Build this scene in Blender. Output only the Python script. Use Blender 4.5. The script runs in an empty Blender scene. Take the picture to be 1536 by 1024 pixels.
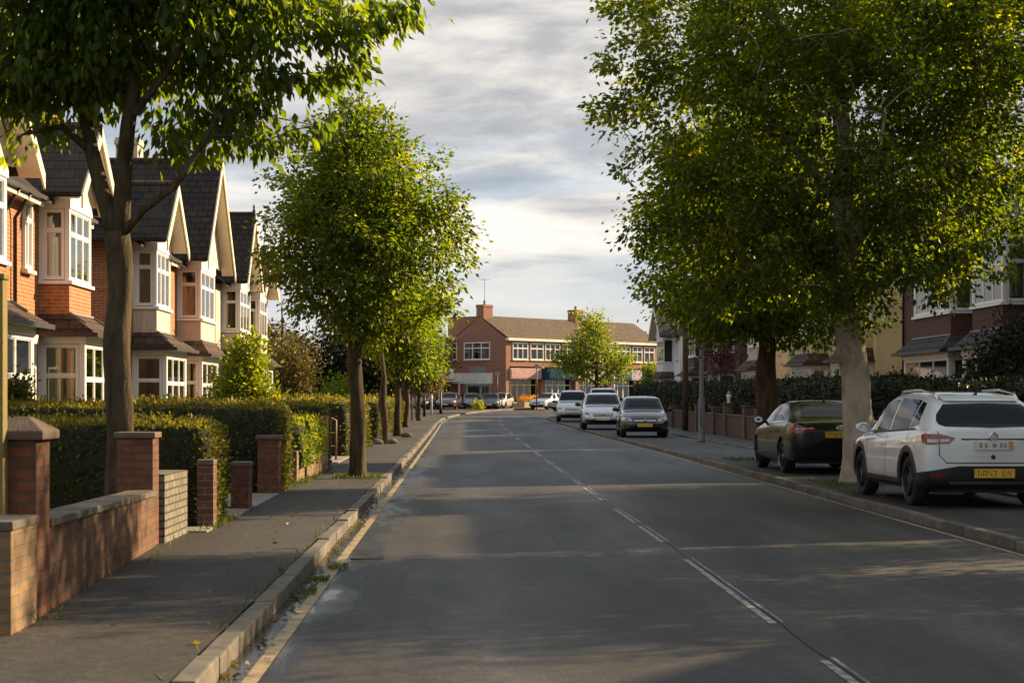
import bpy, bmesh, math, random
import numpy as np
from mathutils import Vector, Matrix, noise
from mathutils.bvhtree import BVHTree

random.seed(7)
RNG = np.random.default_rng(11)
SC = bpy.context.scene
COL = SC.collection
F, CX, CY, EYE = 2700.0, 696.0, 595.0, 1.55     # focal length and vanishing point in photo pixels, eye height in metres


def gz(y):
    """height of the ground: the street climbs very slightly towards its far end"""
    t = max(0.0, min(y, 175.0) - 60.0) / 100.0
    return 0.42 * t * t


def pt(px, py, y):
    """a point of the street seen at photo pixel (px, py) and y metres down the road"""
    return Vector(((px - CX) * y / F, y, EYE - (py - CY) * y / F))


# ------------------------------------------------------------------ materials
def new_mat(name):
    m = bpy.data.materials.new(name)
    m.use_nodes = True
    nt = m.node_tree
    nt.nodes.clear()
    out = nt.nodes.new('ShaderNodeOutputMaterial')
    return m, nt, out


def N(nt, typ, ins=None, **props):
    n = nt.nodes.new(typ)
    for k, v in props.items():
        setattr(n, k, v)
    for k, v in (ins or {}).items():
        s = n.inputs[k]
        if isinstance(v, bpy.types.NodeSocket):
            nt.links.new(v, s)
        else:
            s.default_value = v
    return n


def c4(c):
    return (c[0], c[1], c[2], 1.0)


def ramp(nt, fac, stops, interp='LINEAR'):
    r = N(nt, 'ShaderNodeValToRGB', {'Fac': fac})
    r.color_ramp.interpolation = interp
    e = r.color_ramp.elements
    while len(e) < len(stops):
        e.new(0.5)
    for i, (p, c) in enumerate(stops):
        e[i].position = p
        e[i].color = c4(c) if len(c) == 3 else c
    return r.outputs['Color']


def mixc(nt, a, b, fac, mode='MIX'):
    n = N(nt, 'ShaderNodeMix', data_type='RGBA', blend_type=mode)
    for k, v in ((0, fac), (6, a), (7, b)):
        if isinstance(v, bpy.types.NodeSocket):
            nt.links.new(v, n.inputs[k])
        else:
            n.inputs[k].default_value = c4(v) if isinstance(v, (tuple, list)) and len(v) == 3 else v
    return n.outputs[2]


def math_n(nt, op, a, b=0.0, c=None):
    d = {0: a, 1: b}
    if c is not None:
        d[2] = c
    return N(nt, 'ShaderNodeMath', d, operation=op).outputs[0]


def objco(nt):
    return N(nt, 'ShaderNodeTexCoord').outputs['Object']


def noise_n(nt, vec, scale, detail=4.0, rough=0.55, dist=0.0):
    return N(nt, 'ShaderNodeTexNoise', {'Vector': vec, 'Scale': scale, 'Detail': detail, 'Roughness': rough, 'Distortion': dist}).outputs['Fac']


def bump_n(nt, h, strength=0.3, dist=0.02):
    return N(nt, 'ShaderNodeBump', {'Height': h, 'Strength': strength, 'Distance': dist}).outputs['Normal']


def principled(nt, out, **ins):
    names = {'color': 'Base Color', 'rough': 'Roughness', 'metal': 'Metallic', 'spec': 'Specular IOR Level',
             'normal': 'Normal', 'coat': 'Coat Weight', 'coat_rough': 'Coat Roughness', 'ior': 'IOR', 'alpha': 'Alpha',
             'trans': 'Transmission Weight', 'em': 'Emission Color', 'ems': 'Emission Strength', 'sheen': 'Sheen Weight'}
    d = {}
    for k, v in ins.items():
        d[names[k]] = c4(v) if k in ('color', 'em') and isinstance(v, (tuple, list)) else v
    b = N(nt, 'ShaderNodeBsdfPrincipled', d)
    if out is not None:
        nt.links.new(b.outputs[0], out.inputs[0])
    return b


def simple(name, col, rough=0.6, var=0.2, scale=3.0, bump=0.0, bscale=None, metal=0.0, coat=0.0, spec=0.5, dirt=None, dirt_amt=0.4, stretch=None):
    m, nt, out = new_mat(name)
    co = objco(nt)
    if stretch:
        co = N(nt, 'ShaderNodeMapping', {'Vector': co, 'Scale': stretch}).outputs[0]
    f = noise_n(nt, co, scale, 5.0, 0.6)
    lo = tuple(c * (1 - var) for c in col)
    hi = tuple(min(1, c * (1 + var)) for c in col)
    c = ramp(nt, f, [(0.3, lo), (0.7, hi)])
    if dirt:
        f2 = noise_n(nt, co, scale * 0.37, 6.0, 0.65, 0.4)
        k = ramp(nt, f2, [(0.5, (0, 0, 0)), (0.72, (dirt_amt,) * 3)])
        c = mixc(nt, c, dirt, k)
    ins = dict(color=c, rough=rough, metal=metal, coat=coat, spec=spec)
    if bump > 0:
        ins['normal'] = bump_n(nt, noise_n(nt, co, bscale or scale * 12, 4.0), bump, 0.02)
    principled(nt, out, **ins)
    return m


def wall_uv(nt):
    """horizontal/vertical wall coordinates chosen by which way the face looks"""
    tc = N(nt, 'ShaderNodeTexCoord')
    p = N(nt, 'ShaderNodeSeparateXYZ', {0: tc.outputs['Object']})
    n = N(nt, 'ShaderNodeSeparateXYZ', {0: tc.outputs['Normal']})
    ax = math_n(nt, 'ABSOLUTE', n.outputs[0])
    ay = math_n(nt, 'ABSOLUTE', n.outputs[1])
    az = math_n(nt, 'ABSOLUTE', n.outputs[2])
    k = math_n(nt, 'GREATER_THAN', ax, ay)
    kz = math_n(nt, 'GREATER_THAN', az, 0.9)
    u = N(nt, 'ShaderNodeMix', {0: k, 2: p.outputs[0], 3: p.outputs[1]}, data_type='FLOAT').outputs[0]
    v = N(nt, 'ShaderNodeMix', {0: kz, 2: p.outputs[2], 3: p.outputs[1]}, data_type='FLOAT').outputs[0]
    uv = N(nt, 'ShaderNodeCombineXYZ', {0: u, 1: v, 2: 0.0}).outputs[0]
    return uv, tc.outputs['Object']


def brick(name, c1, c2, mortar, bw=0.225, rh=0.075, ms=0.01, stain=(0.05, 0.04, 0.03), stain_amt=0.5, bump=0.5, moss=None, rough=0.85):
    m, nt, out = new_mat(name)
    uv, co = wall_uv(nt)
    wob = N(nt, 'ShaderNodeTexNoise', {'Vector': co, 'Scale': 2.0}).outputs['Color']
    uvw = N(nt, 'ShaderNodeVectorMath', {0: wob, 1: (0.012, 0.008, 0.0), 2: uv}, operation='MULTIPLY_ADD')
    b = N(nt, 'ShaderNodeTexBrick', {'Vector': uvw.outputs[0], 'Color1': c4(c1), 'Color2': c4(c2), 'Mortar': c4(mortar), 'Scale': 1.0,
                                     'Mortar Size': ms, 'Mortar Smooth': 0.2, 'Bias': 0.0, 'Brick Width': bw, 'Row Height': rh})
    f = noise_n(nt, co, 9.0, 5.0, 0.65)
    c = mixc(nt, b.outputs['Color'], ramp(nt, f, [(0.25, (0.62,) * 3), (0.75, (1.25,) * 3)]), 1.0, 'MULTIPLY')
    f2 = noise_n(nt, co, 0.9, 6.0, 0.7, 0.5)
    c = mixc(nt, c, stain, ramp(nt, f2, [(0.48, (0, 0, 0)), (0.75, (stain_amt,) * 3)]))
    if moss:
        f3 = noise_n(nt, co, 2.3, 6.0, 0.7, 0.2)
        c = mixc(nt, c, moss, ramp(nt, f3, [(0.55, (0, 0, 0)), (0.7, (0.75,) * 3)]))
    h = math_n(nt, 'SUBTRACT', math_n(nt, 'MULTIPLY', f, 0.5), b.outputs['Fac'])
    principled(nt, out, color=c, rough=rough, normal=bump_n(nt, h, bump, 0.008), spec=0.3)
    return m


def leaf_mat(name, dark, mid, light, trans=0.45, rough=0.5, tmul=(1.5, 1.45, 0.5)):
    m, nt, out = new_mat(name)
    a = N(nt, 'ShaderNodeAttribute', attribute_name='tone').outputs['Fac']
    c = ramp(nt, a, [(0.0, dark), (0.55, mid), (1.0, light)])
    tc = mixc(nt, c, c4(tmul), 1.0, 'MULTIPLY')
    p = principled(nt, None, color=c, rough=rough, spec=0.3)
    t = N(nt, 'ShaderNodeBsdfTranslucent', {'Color': tc})
    mx = N(nt, 'ShaderNodeMixShader', {0: trans, 1: p.outputs[0], 2: t.outputs[0]})
    nt.links.new(mx.outputs[0], out.inputs[0])
    return m


# ------------------------------------------------------------------ mesh building
OFF = {}


class MB:
    def __init__(self):
        self.v, self.f, self.m = [], [], []

    def add(self, vs, fs, mi=0):
        b = len(self.v)
        self.v.extend([tuple(p) for p in vs])
        for f in fs:
            self.f.append([b + i for i in f])
            self.m.append(mi)
        return self

    def hexa(self, p, mi=0):
        return self.add(p, [(0, 3, 2, 1), (4, 5, 6, 7), (0, 1, 5, 4), (1, 2, 6, 5), (2, 3, 7, 6), (3, 0, 4, 7)], mi)

    def box(self, x0, x1, y0, y1, z0, z1, mi=0, T=None):
        p = [(x0, y0, z0), (x1, y0, z0), (x1, y1, z0), (x0, y1, z0), (x0, y0, z1), (x1, y0, z1), (x1, y1, z1), (x0, y1, z1)]
        return self.hexa([T(q) for q in p] if T else p, mi)

    def prism(self, poly, vec, mi=0, T=None):
        n = len(poly)
        a = [Vector(p) for p in poly]
        b = [p + Vector(vec) for p in a]
        vs = a + b
        if T:
            vs = [T(p) for p in vs]
        return self.add(vs, [list(range(n))[::-1], list(range(n, 2 * n))] + [(i, (i + 1) % n, n + (i + 1) % n, n + i) for i in range(n)], mi)

    def tube(self, pts, rad, n=8, mi=0, wob=0.0):
        pts = [Vector(p) for p in pts]
        if not hasattr(rad, '__len__'):
            rad = [rad] * len(pts)
        vs, fs = [], []
        prev = None
        for i, p in enumerate(pts):
            d = (pts[min(i + 1, len(pts) - 1)] - pts[max(i - 1, 0)])
            d = d.normalized() if d.length > 1e-9 else Vector((0, 0, 1))
            if prev is None:
                up = Vector((1, 0, 0)) if abs(d.z) > 0.8 else Vector((0, 0, 1))
                s = d.cross(up).normalized()
            else:
                s = (prev - d * prev.dot(d)).normalized()
            prev = s
            t = d.cross(s)
            for k in range(n):
                a = 2 * math.pi * k / n
                e = Vector((math.cos(a), math.sin(a), 0))
                r = rad[i] * (1 + (wob * (0.7 * noise.noise(p * 1.7 + e * 1.3) + 0.45 * noise.noise(Vector((p.x, p.y, p.z * 2.0)) + e * 3.5)) if wob else 0))
                vs.append(p + (s * math.cos(a) + t * math.sin(a)) * r)
        L = len(pts)
        for i in range(L - 1):
            for k in range(n):
                fs.append((i * n + k, i * n + (k + 1) % n, (i + 1) * n + (k + 1) % n, (i + 1) * n + k))
        fs.append(tuple(range(n))[::-1])
        fs.append(tuple((L - 1) * n + k for k in range(n)))
        return self.add(vs, fs, mi)

    def lathe(self, prof, centre=(0, 0, 0), axis='z', n=16, mi=0, caps=True):
        """prof: list of (radius, height)"""
        vs, fs = [], []
        for r, h in prof:
            for k in range(n):
                a = 2 * math.pi * k / n
                c, s = math.cos(a) * r, math.sin(a) * r
                q = {'z': (c, s, h), 'x': (h, c, s), 'y': (s, h, c)}[axis]
                vs.append((q[0] + centre[0], q[1] + centre[1], q[2] + centre[2]))
        L = len(prof)
        for i in range(L - 1):
            for k in range(n):
                fs.append((i * n + k, i * n + (k + 1) % n, (i + 1) * n + (k + 1) % n, (i + 1) * n + k))
        if caps:
            fs.append(tuple(range(n))[::-1])
            fs.append(tuple((L - 1) * n + k for k in range(n)))
        return self.add(vs, fs, mi)

    def build(self, name, mats, parent=None, smooth=False, bevel=0.0, recalc=True, segs=2):
        off = OFF.get(parent.name, Vector()) if parent is not None else Vector()
        me = bpy.data.meshes.new(name)
        me.from_pydata([(p[0] - off.x, p[1] - off.y, p[2] - off.z) for p in self.v], [], self.f)
        me.validate()
        mats = mats if isinstance(mats, (list, tuple)) else [mats]
        for m in mats:
            me.materials.append(m)
        if len(me.polygons) == len(self.m):
            me.polygons.foreach_set('material_index', self.m)
        if recalc or bevel:
            bm = bmesh.new()
            bm.from_mesh(me)
            if bevel:
                bmesh.ops.bevel(bm, geom=bm.edges[:], offset=bevel, segments=segs, affect='EDGES', profile=0.6, clamp_overlap=True)
            if recalc:
                bmesh.ops.recalc_face_normals(bm, faces=bm.faces[:])
            bm.to_mesh(me)
            bm.free()
        if smooth:
            me.polygons.foreach_set('use_smooth', [True] * len(me.polygons))
        o = bpy.data.objects.new(name, me)
        COL.objects.link(o)
        if parent is not None:
            o.parent = parent
            OFF[o.name] = off
        return o


def tag(o, label=None, cat=None, group=None, kind=None):
    for k, v in (('label', label), ('category', cat), ('group', group), ('kind', kind)):
        if v:
            o[k] = v
    return o


def thing(name, label, cat, loc=(0, 0, 0), group=None):
    o = bpy.data.objects.new(name, None)
    COL.objects.link(o)
    o.location = loc
    o.empty_display_size = 0.3
    OFF[o.name] = Vector(loc)
    return tag(o, label, cat, group)


def struct(name, mb, mat, smooth=False, bevel=0.0, kind='structure'):
    o = mb.build(name, mat, None, smooth, bevel)
    o['kind'] = kind
    return o


def children(o):
    return [c for c in bpy.data.objects if c.parent == o]


def copy_tree(o, parent=None):
    kids = list(o.children)
    c = o.copy()
    COL.objects.link(c)
    if parent is not None:
        c.parent = parent
    for k in kids:
        copy_tree(k, c)
    return c


# ------------------------------------------------------------------ foliage
def unit(a):
    return a / np.maximum(np.linalg.norm(a, axis=1, keepdims=True), 1e-9)


def leaf_arrays(pos, axis, size, width=0.55, fold=0.18, rng=RNG, flat=None):
    """kite shaped leaves folded along the midrib; pos, axis (n,3); size (n,)"""
    n = len(pos)
    axis = unit(axis)
    r = unit(rng.normal(size=(n, 3)) if flat is None else flat + 0.5 * rng.normal(size=(n, 3)))
    side = unit(np.cross(axis, r))
    nor = np.cross(side, axis)
    s = size[:, None]
    v = np.empty((n, 4, 3))
    v[:, 0] = pos
    v[:, 1] = pos + axis * s * 0.42 + side * s * width * 0.5 + nor * s * fold
    v[:, 2] = pos + axis * s
    v[:, 3] = pos + axis * s * 0.42 - side * s * width * 0.5 + nor * s * fold
    return v


def leaf_mesh(name, V, tone, mats, parent=None, core=None, kind=None):
    """one mesh of leaves: V (n,4,3), tone (n,), optional core (verts, faces) in material slot 1"""
    off = OFF.get(parent.name, Vector()) if parent is not None else Vector()
    n = len(V)
    verts = V.reshape(-1, 3) - np.array(off)[None, :]
    idx = np.arange(n)[:, None] * 4
    tri = np.concatenate([idx + np.array([[0, 1, 2]]), idx + np.array([[0, 2, 3]])], axis=1).reshape(-1, 3)
    tn = np.repeat(tone, 4)
    mi = np.zeros(len(tri), dtype=np.int32)
    if core is not None:
        cv = np.asarray(core[0], dtype=float) - np.array(off)[None, :]
        cf = np.asarray(core[1], dtype=np.int64) + len(verts)
        verts = np.concatenate([verts, cv])
        tri = np.concatenate([tri, cf])
        tn = np.concatenate([tn, np.zeros(len(cv))])
        mi = np.concatenate([mi, np.ones(len(cf), dtype=np.int32)])
    me = bpy.data.meshes.new(name)
    me.vertices.add(len(verts))
    me.vertices.foreach_set('co', verts.astype(np.float32).ravel())
    me.loops.add(len(tri) * 3)
    me.loops.foreach_set('vertex_index', tri.astype(np.int32).ravel())
    me.polygons.add(len(tri))
    me.polygons.foreach_set('loop_start', np.arange(0, len(tri) * 3, 3, dtype=np.int32))
    me.polygons.foreach_set('material_index', mi)
    a = me.attributes.new('tone', 'FLOAT', 'POINT')
    a.data.foreach_set('value', tn.astype(np.float32))
    for m in (mats if isinstance(mats, (list, tuple)) else [mats]):
        me.materials.append(m)
    me.update(calc_edges=True)
    o = bpy.data.objects.new(name, me)
    COL.objects.link(o)
    if parent is not None:
        o.parent = parent
        OFF[o.name] = off
    if kind:
        o['kind'] = kind
    return o


def in_blobs(p, blobs):
    return any(((p[0] - c[0]) / r[0]) ** 2 + ((p[1] - c[1]) / r[1]) ** 2 + ((p[2] - c[2]) / r[2]) ** 2 < 1 for c, r in blobs)


def blob_points(blobs, n, rng, bias=0.45, sep=0.0):
    vol = np.array([r[0] * r[1] * r[2] for c, r in blobs])
    vol = vol ** 0.8
    vol = vol / vol.sum()
    out = []
    tries = 0
    while len(out) < n and tries < n * 30:
        tries += 1
        k = rng.choice(len(blobs), p=vol)
        c, r = blobs[k]
        d = rng.normal(size=3)
        d /= np.linalg.norm(d)
        q = rng.random() ** bias
        q *= 1 + 0.16 * noise.noise(Vector(d * 2.3 + np.array(c)))
        p = np.array(c) + d * np.array(r) * q
        if sep and any((p[0] - o[0]) ** 2 + (p[1] - o[1]) ** 2 + (p[2] - o[2]) ** 2 < sep * sep for o in out[-400:]):
            continue
        out.append(p)
    return np.array(out)


def bez(a, b, k, rise=0.0):
    a, b = Vector(a), Vector(b)
    return [a.lerp(b, i / k) + Vector((0, 0, rise * math.sin(math.pi * i / k))) for i in range(k + 1)]


def tree(name, label, cat, base, trunk, limbs, blobs, ncl, per, size, mats, seed=1, sigma=0.3, droop=0.3, extra=(), group=None,
         trunk_sides=14, sep=0.25, width=0.6, twig=0.008, bias=0.45, squash=0.75, tone_bias=0.0, shoots=0):
    """trunk / limbs: lists of (x, y, z, radius); blobs: ellipsoids the crown grows in; extra: further leaf clusters (point, sigma, n)"""
    rng = np.random.default_rng(seed)
    root = thing(name, label, cat, base, group)
    bark, leafm = mats
    mb = MB()
    nodes = []
    for path, sides in [(trunk, trunk_sides)] + [(l, 9) for l in limbs]:
        P, R = [], []
        for i in range(len(path) - 1):
            a, b = path[i], path[i + 1]
            k = max(2, int((Vector(b[:3]) - Vector(a[:3])).length / 0.16))
            for j in range(k):
                t = j / k
                q = Vector(a[:3]).lerp(Vector(b[:3]), t)
                q += Vector((noise.noise(q * 0.9), noise.noise(q * 0.9 + Vector((9, 0, 0))), 0)) * 0.06 * (1 if (i or j) else 0)
                P.append(q)
                R.append(a[3] * (1 - t) + b[3] * t)
        P.append(Vector(path[-1][:3]))
        R.append(path[-1][3])
        mb.tube(P, R, sides, 0, wob=0.3)
        z0 = base[2] + 1.2
        nodes += [(tuple(p), r) for p, r in zip(P, R) if p.z > z0 and r < 0.16]
    cl = blob_points(blobs, ncl, rng, bias, sep)
    sig = np.full(len(cl), sigma)
    cnt = np.full(len(cl), per)
    if shoots:
        # young growth standing proud of the crown
        sh = blob_points(blobs, shoots * 3, rng, 0.02)
        keep = []
        for p in sh:
            c, r = min(blobs, key=lambda b: float(np.linalg.norm((p - np.array(b[0])) / np.array(b[1]))))
            q = np.array(c) + (p - np.array(c)) * rng.uniform(1.08, 1.22)
            q[2] += 0.08
            if not in_blobs(q, [(b[0], tuple(x * 1.04 for x in b[1])) for b in blobs]):
                keep.append(q)
        keep = np.array(keep[:shoots])
        if len(keep):
            cl = np.concatenate([cl, keep])
            sig = np.concatenate([sig, np.full(len(keep), sigma * 0.45)])
            cnt = np.concatenate([cnt, np.full(len(keep), max(10, int(per * 0.3)))])
    if extra:
        cl = np.concatenate([cl, np.array([tuple(e[0]) for e in extra])])
        sig = np.concatenate([sig, [e[1] for e in extra]])
        cnt = np.concatenate([cnt, [e[2] for e in extra]])
    # grow twigs: nearest clusters first
    NP = np.array([n[0] for n in nodes])
    NR = [n[1] for n in nodes]
    d0 = np.array([np.min(np.linalg.norm(NP - c, axis=1)) for c in cl])
    for i in np.argsort(d0):
        c = cl[i]
        dv = NP - c
        dist = np.linalg.norm(dv, axis=1) + 0.6 * np.maximum(0, dv[:, 2])
        j = int(np.argmin(dist))
        a = Vector(NP[j])
        b = Vector(c)
        L = (b - a).length
        if L < 0.12:
            continue
        k = max(2, int(L / 0.35))
        path = bez(a, b, k, 0.06 * L)
        r0 = min(NR[j] * 0.75, 0.012 + 0.016 * L)
        rr = [r0 + (twig - r0) * t / k for t in range(k + 1)]
        mb.tube(path, rr, 5)
        NP = np.concatenate([NP, np.array([tuple(p) for p in path[1:]])])
        NR += rr[1:]
    mb.build('trunk', bark, root, smooth=True, recalc=False)
    rep = np.repeat(np.arange(len(cl)), cnt)
    n = len(rep)
    off = rng.normal(size=(n, 3))
    off[:, 2] *= squash
    pos = cl[rep] + off * sig[rep][:, None]
    cen = np.array([0.0, 0.0, 0.0])
    wv = np.array([r[0] * r[1] * r[2] for c, r in blobs])
    cen = (np.array([c for c, r in blobs]) * wv[:, None]).sum(0) / wv.sum()
    ax = unit(pos - cen) * 0.5 + unit(off) * 0.6 + rng.normal(size=(n, 3)) * 0.5
    ax[:, 2] -= droop * 1.6
    sz = size * (0.65 + 0.7 * rng.random(n))
    V = leaf_arrays(pos, ax, sz, width, 0.14, rng, flat=np.array([[0.0, 0.0, 1.0]]) + 0.7 * rng.normal(size=(n, 3)))
    tone = np.clip(0.42 + tone_bias + 0.2 * rng.normal(size=n) + 0.12 * rng.normal(size=len(cl))[rep], 0, 1)
    leaf_mesh('crown', V, tone, leafm, root)
    return root


def box_core(x0, x1, y0, y1, z0, z1, step=0.25, amp=0.05, seed=0.0):
    """rounded, slightly lumpy clipped-hedge body; returns verts, tris"""
    nx, ny, nz = (max(2, int((b - a) / step)) for a, b in ((x0, x1), (y0, y1), (z0, z1)))
    bm = bmesh.new()
    grid = {}

    def vert(i, j, k):
        if (i, j, k) in grid:
            return grid[(i, j, k)]
        p = Vector((x0 + (x1 - x0) * i / nx, y0 + (y1 - y0) * j / ny, z0 + (z1 - z0) * k / nz))
        c = Vector(((x0 + x1) / 2, (y0 + y1) / 2, (z0 + z1) / 2))
        r = 0.12
        q = Vector((min(max(p.x, x0 + r), x1 - r), min(max(p.y, y0 + r), y1 - r), min(p.z, z1 - r)))
        d = p - q
        if d.length > r:
            p = q + d.normalized() * r
        nn = noise.noise_vector(p * 1.6 + Vector((seed, 0, 0))) * amp + noise.noise_vector(p * 4.5 + Vector((0, seed, 0))) * amp * 0.6
        if k == 0:
            nn.z = 0
        grid[(i, j, k)] = bm.verts.new(p + nn)
        return grid[(i, j, k)]
    for i in range(nx):
        for j in range(ny):
            bm.faces.new([vert(i, j, nz), vert(i + 1, j, nz), vert(i + 1, j + 1, nz), vert(i, j + 1, nz)])
    for k in range(nz):
        for i in range(nx):
            bm.faces.new([vert(i, 0, k), vert(i + 1, 0, k), vert(i + 1, 0, k + 1), vert(i, 0, k + 1)])
            bm.faces.new([vert(i + 1, ny, k), vert(i, ny, k), vert(i, ny, k + 1), vert(i + 1, ny, k + 1)])
        for j in range(ny):
            bm.faces.new([vert(0, j + 1, k), vert(0, j, k), vert(0, j, k + 1), vert(0, j + 1, k + 1)])
            bm.faces.new([vert(nx, j, k), vert(nx, j + 1, k), vert(nx, j + 1, k + 1), vert(nx, j, k + 1)])
    bmesh.ops.triangulate(bm, faces=bm.faces[:])
    bm.verts.index_update()
    bm.normal_update()
    vs = [tuple(v.co) for v in bm.verts]
    fs = [tuple(v.index for v in f.verts) for f in bm.faces]
    ns = [tuple(f.normal) for f in bm.faces]
    ar = [f.calc_area() for f in bm.faces]
    bm.free()
    return np.array(vs), np.array(fs), np.array(ns), np.array(ar)


def hedge(label, x0, x1, y0, y1, z0, z1, dens, size, mats, seed=1, group=None, name='hedge', cat='hedge', amp=0.05, rough=0.5, skip=None, tone_bias=0.0):
    rng = np.random.default_rng(seed)
    vs, fs, ns, ar = box_core(x0, x1, y0, y1, z0, z1, 0.22, amp, seed * 3.1)
    n = int(ar.sum() * dens)
    k = rng.choice(len(fs), n, p=ar / ar.sum())
    u = rng.random((n, 2))
    fl = u.sum(1) > 1
    u[fl] = 1 - u[fl]
    A, B, C = vs[fs[k, 0]], vs[fs[k, 1]], vs[fs[k, 2]]
    p = A + (B - A) * u[:, :1] + (C - A) * u[:, 1:]
    nn = ns[k]
    p = p - nn * size * 0.5 + nn * (rng.random((n, 1)) ** 3) * size * 1.3 + nn * (rng.random((n, 1)) > 0.94) * rng.random((n, 1)) * size * 2.2
    ax = nn * 0.7 + rng.normal(size=(n, 3)) * rough
    ax[:, 2] += 0.35
    V = leaf_arrays(p, ax, size * (0.6 + 0.8 * rng.random(n)), 0.6, 0.12, rng, flat=nn)
    tone = np.clip(0.45 + tone_bias + 0.2 * rng.normal(size=n) + 0.25 * (nn[:, 2] > 0.6), 0, 1)  # leaves facing up are painted a lighter tone, as if sunlit
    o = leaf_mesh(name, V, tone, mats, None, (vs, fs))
    return tag(o, label, cat, group)


def shrub(name, label, cat, base, blobs, ncl, per, size, mats, seed=1, sigma=0.16, stems=5, droop=0.0, group=None, width=0.6, tone_bias=0.0):
    rng = np.random.default_rng(seed)
    root = thing(name, label, cat, base, group)
    mb = MB()
    cl = blob_points(blobs, ncl, rng, 0.5)
    b = Vector(base)
    for i in range(len(cl)):
        if i % max(1, len(cl) // (stems * 6)) == 0:
            q = Vector(cl[i])
            m = b.lerp(q, 0.5) + Vector((0, 0, 0.12))
            mb.tube([b + Vector((rng.normal() * 0.05, rng.normal() * 0.05, 0)), m, q], [0.022, 0.014, 0.005], 5)
    mb.build('stem', mats[0], root, smooth=True, recalc=False)
    rep = np.repeat(np.arange(len(cl)), per)
    n = len(rep)
    off = rng.normal(size=(n, 3))
    pos = cl[rep] + off * sigma
    pos[:, 2] = np.maximum(pos[:, 2], base[2] + 0.05)
    ax = unit(off) + rng.normal(size=(n, 3)) * 0.5
    ax[:, 2] += 0.2 - droop
    V = leaf_arrays(pos, ax, size * (0.6 + 0.8 * rng.random(n)), width, 0.14, rng)
    tone = np.clip(0.45 + tone_bias + 0.22 * rng.normal(size=n), 0, 1)
    leaf_mesh('foliage', V, tone, mats[1], root)
    return root

EXPOSURE = 1.35
SUN_AZ, SUN_EL, SUN_W = 61.0, 23.5, 5.0
HAZE = 0.0

# ------------------------------------------------------------------ camera, sky, sun
cam = bpy.data.cameras.new('camera')
cam.sensor_width = 36
cam.lens = F / 1536 * 36
cam.shift_x = (768 - CX) / 1536
cam.shift_y = (CY - 512) / 1536
cam.clip_end = 6000
cam.dof.use_dof = True
cam.dof.focus_distance = 36
cam.dof.aperture_fstop = 6.5
co_ = bpy.data.objects.new('camera', cam)
co_.location = (0, 0, EYE)
co_.rotation_euler = (math.pi / 2, 0, 0)
COL.objects.link(co_)
SC.camera = co_
vs_ = SC.view_settings
vs_.view_transform = 'Standard'
vs_.look = 'None'
vs_.exposure = EXPOSURE
vs_.gamma = 1
SC.cycles.use_denoising = True
SC.cycles.max_bounces = 6
SC.cycles.diffuse_bounces = 3
SC.cycles.transmission_bounces = 3
SC.cycles.transparent_max_bounces = 8
SC.cycles.sample_clamp_indirect = 6

SUN_DIR = Vector((math.sin(math.radians(SUN_AZ)) * math.cos(math.radians(SUN_EL)),
                  math.cos(math.radians(SUN_AZ)) * math.cos(math.radians(SUN_EL)), math.sin(math.radians(SUN_EL))))
sl = bpy.data.lights.new('sun', 'SUN')
sl.energy = SUN_W
sl.angle = math.radians(0.55)
sl.color = (1.0, 0.74, 0.43)
so = bpy.data.objects.new('sun', sl)
so.rotation_euler = (-SUN_DIR).to_track_quat('-Z', 'Y').to_euler()
COL.objects.link(so)

w = bpy.data.worlds.new('World')
SC.world = w
w.use_nodes = True
nt = w.node_tree
nt.nodes.clear()
wo = nt.nodes.new('ShaderNodeOutputWorld')
bg = nt.nodes.new('ShaderNodeBackground')
bg.inputs[1].default_value = 0.053
nt.links.new(bg.outputs[0], wo.inputs[0])
sky = N(nt, 'ShaderNodeTexSky', sky_type='NISHITA', sun_disc=False)
sky.sun_elevation = math.radians(SUN_EL)
sky.sun_rotation = math.radians(SUN_AZ)
sky.air_density = 1.0
sky.dust_density = 1.5
gen = N(nt, 'ShaderNodeTexCoord').outputs['Generated']
sep = N(nt, 'ShaderNodeSeparateXYZ', {0: gen})
zc = math_n(nt, 'ADD', math_n(nt, 'MAXIMUM', sep.outputs[2], 0.0), 0.22)
u_ = math_n(nt, 'DIVIDE', sep.outputs[0], zc)
v_ = math_n(nt, 'DIVIDE', sep.outputs[1], zc)
uv_ = N(nt, 'ShaderNodeCombineXYZ', {0: u_, 1: v_, 2: 0.0}).outputs[0]
# a stratocumulus sheet: long soft rolls lying slantwise across the view, broken by finer tufts, blue showing in the gaps
mp = N(nt, 'ShaderNodeMapping', {'Vector': uv_, 'Location': (3.3, 1.3, 0), 'Rotation': (0, 0, math.radians(-20)), 'Scale': (0.85, 1.55, 1)}).outputs[0]
n1 = noise_n(nt, mp, 0.95, 9.0, 0.58, 0.25)
mp2 = N(nt, 'ShaderNodeMapping', {'Vector': uv_, 'Location': (9.1, 4.2, 0), 'Rotation': (0, 0, math.radians(-24)), 'Scale': (1.5, 2.0, 1)}).outputs[0]
n2 = noise_n(nt, mp2, 1.9, 8.0, 0.58, 0.3)
shade = math_n(nt, 'ADD', math_n(nt, 'MULTIPLY', n1, 0.58), math_n(nt, 'MULTIPLY', n2, 0.42))
cloud = ramp(nt, shade, [(0.41, (3.0, 3.1, 3.35)), (0.465, (4.2, 4.2, 4.3)), (0.52, (6.5, 6.2, 5.8)), (0.59, (8.3, 7.8, 7.1))])
mp3 = N(nt, 'ShaderNodeMapping', {'Vector': uv_, 'Location': (5.0, 0.4, 0), 'Rotation': (0, 0, math.radians(-34)), 'Scale': (0.6, 1.5, 1)}).outputs[0]
n3 = noise_n(nt, mp3, 1.0, 6.0, 0.55, 0.4)
gap = ramp(nt, n3, [(0.47, (0, 0, 0)), (0.6, (0.85, 0.85, 0.85))])
blue = mixc(nt, sky.outputs[0], (3.6, 5.0, 6.6), 0.75)
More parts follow.
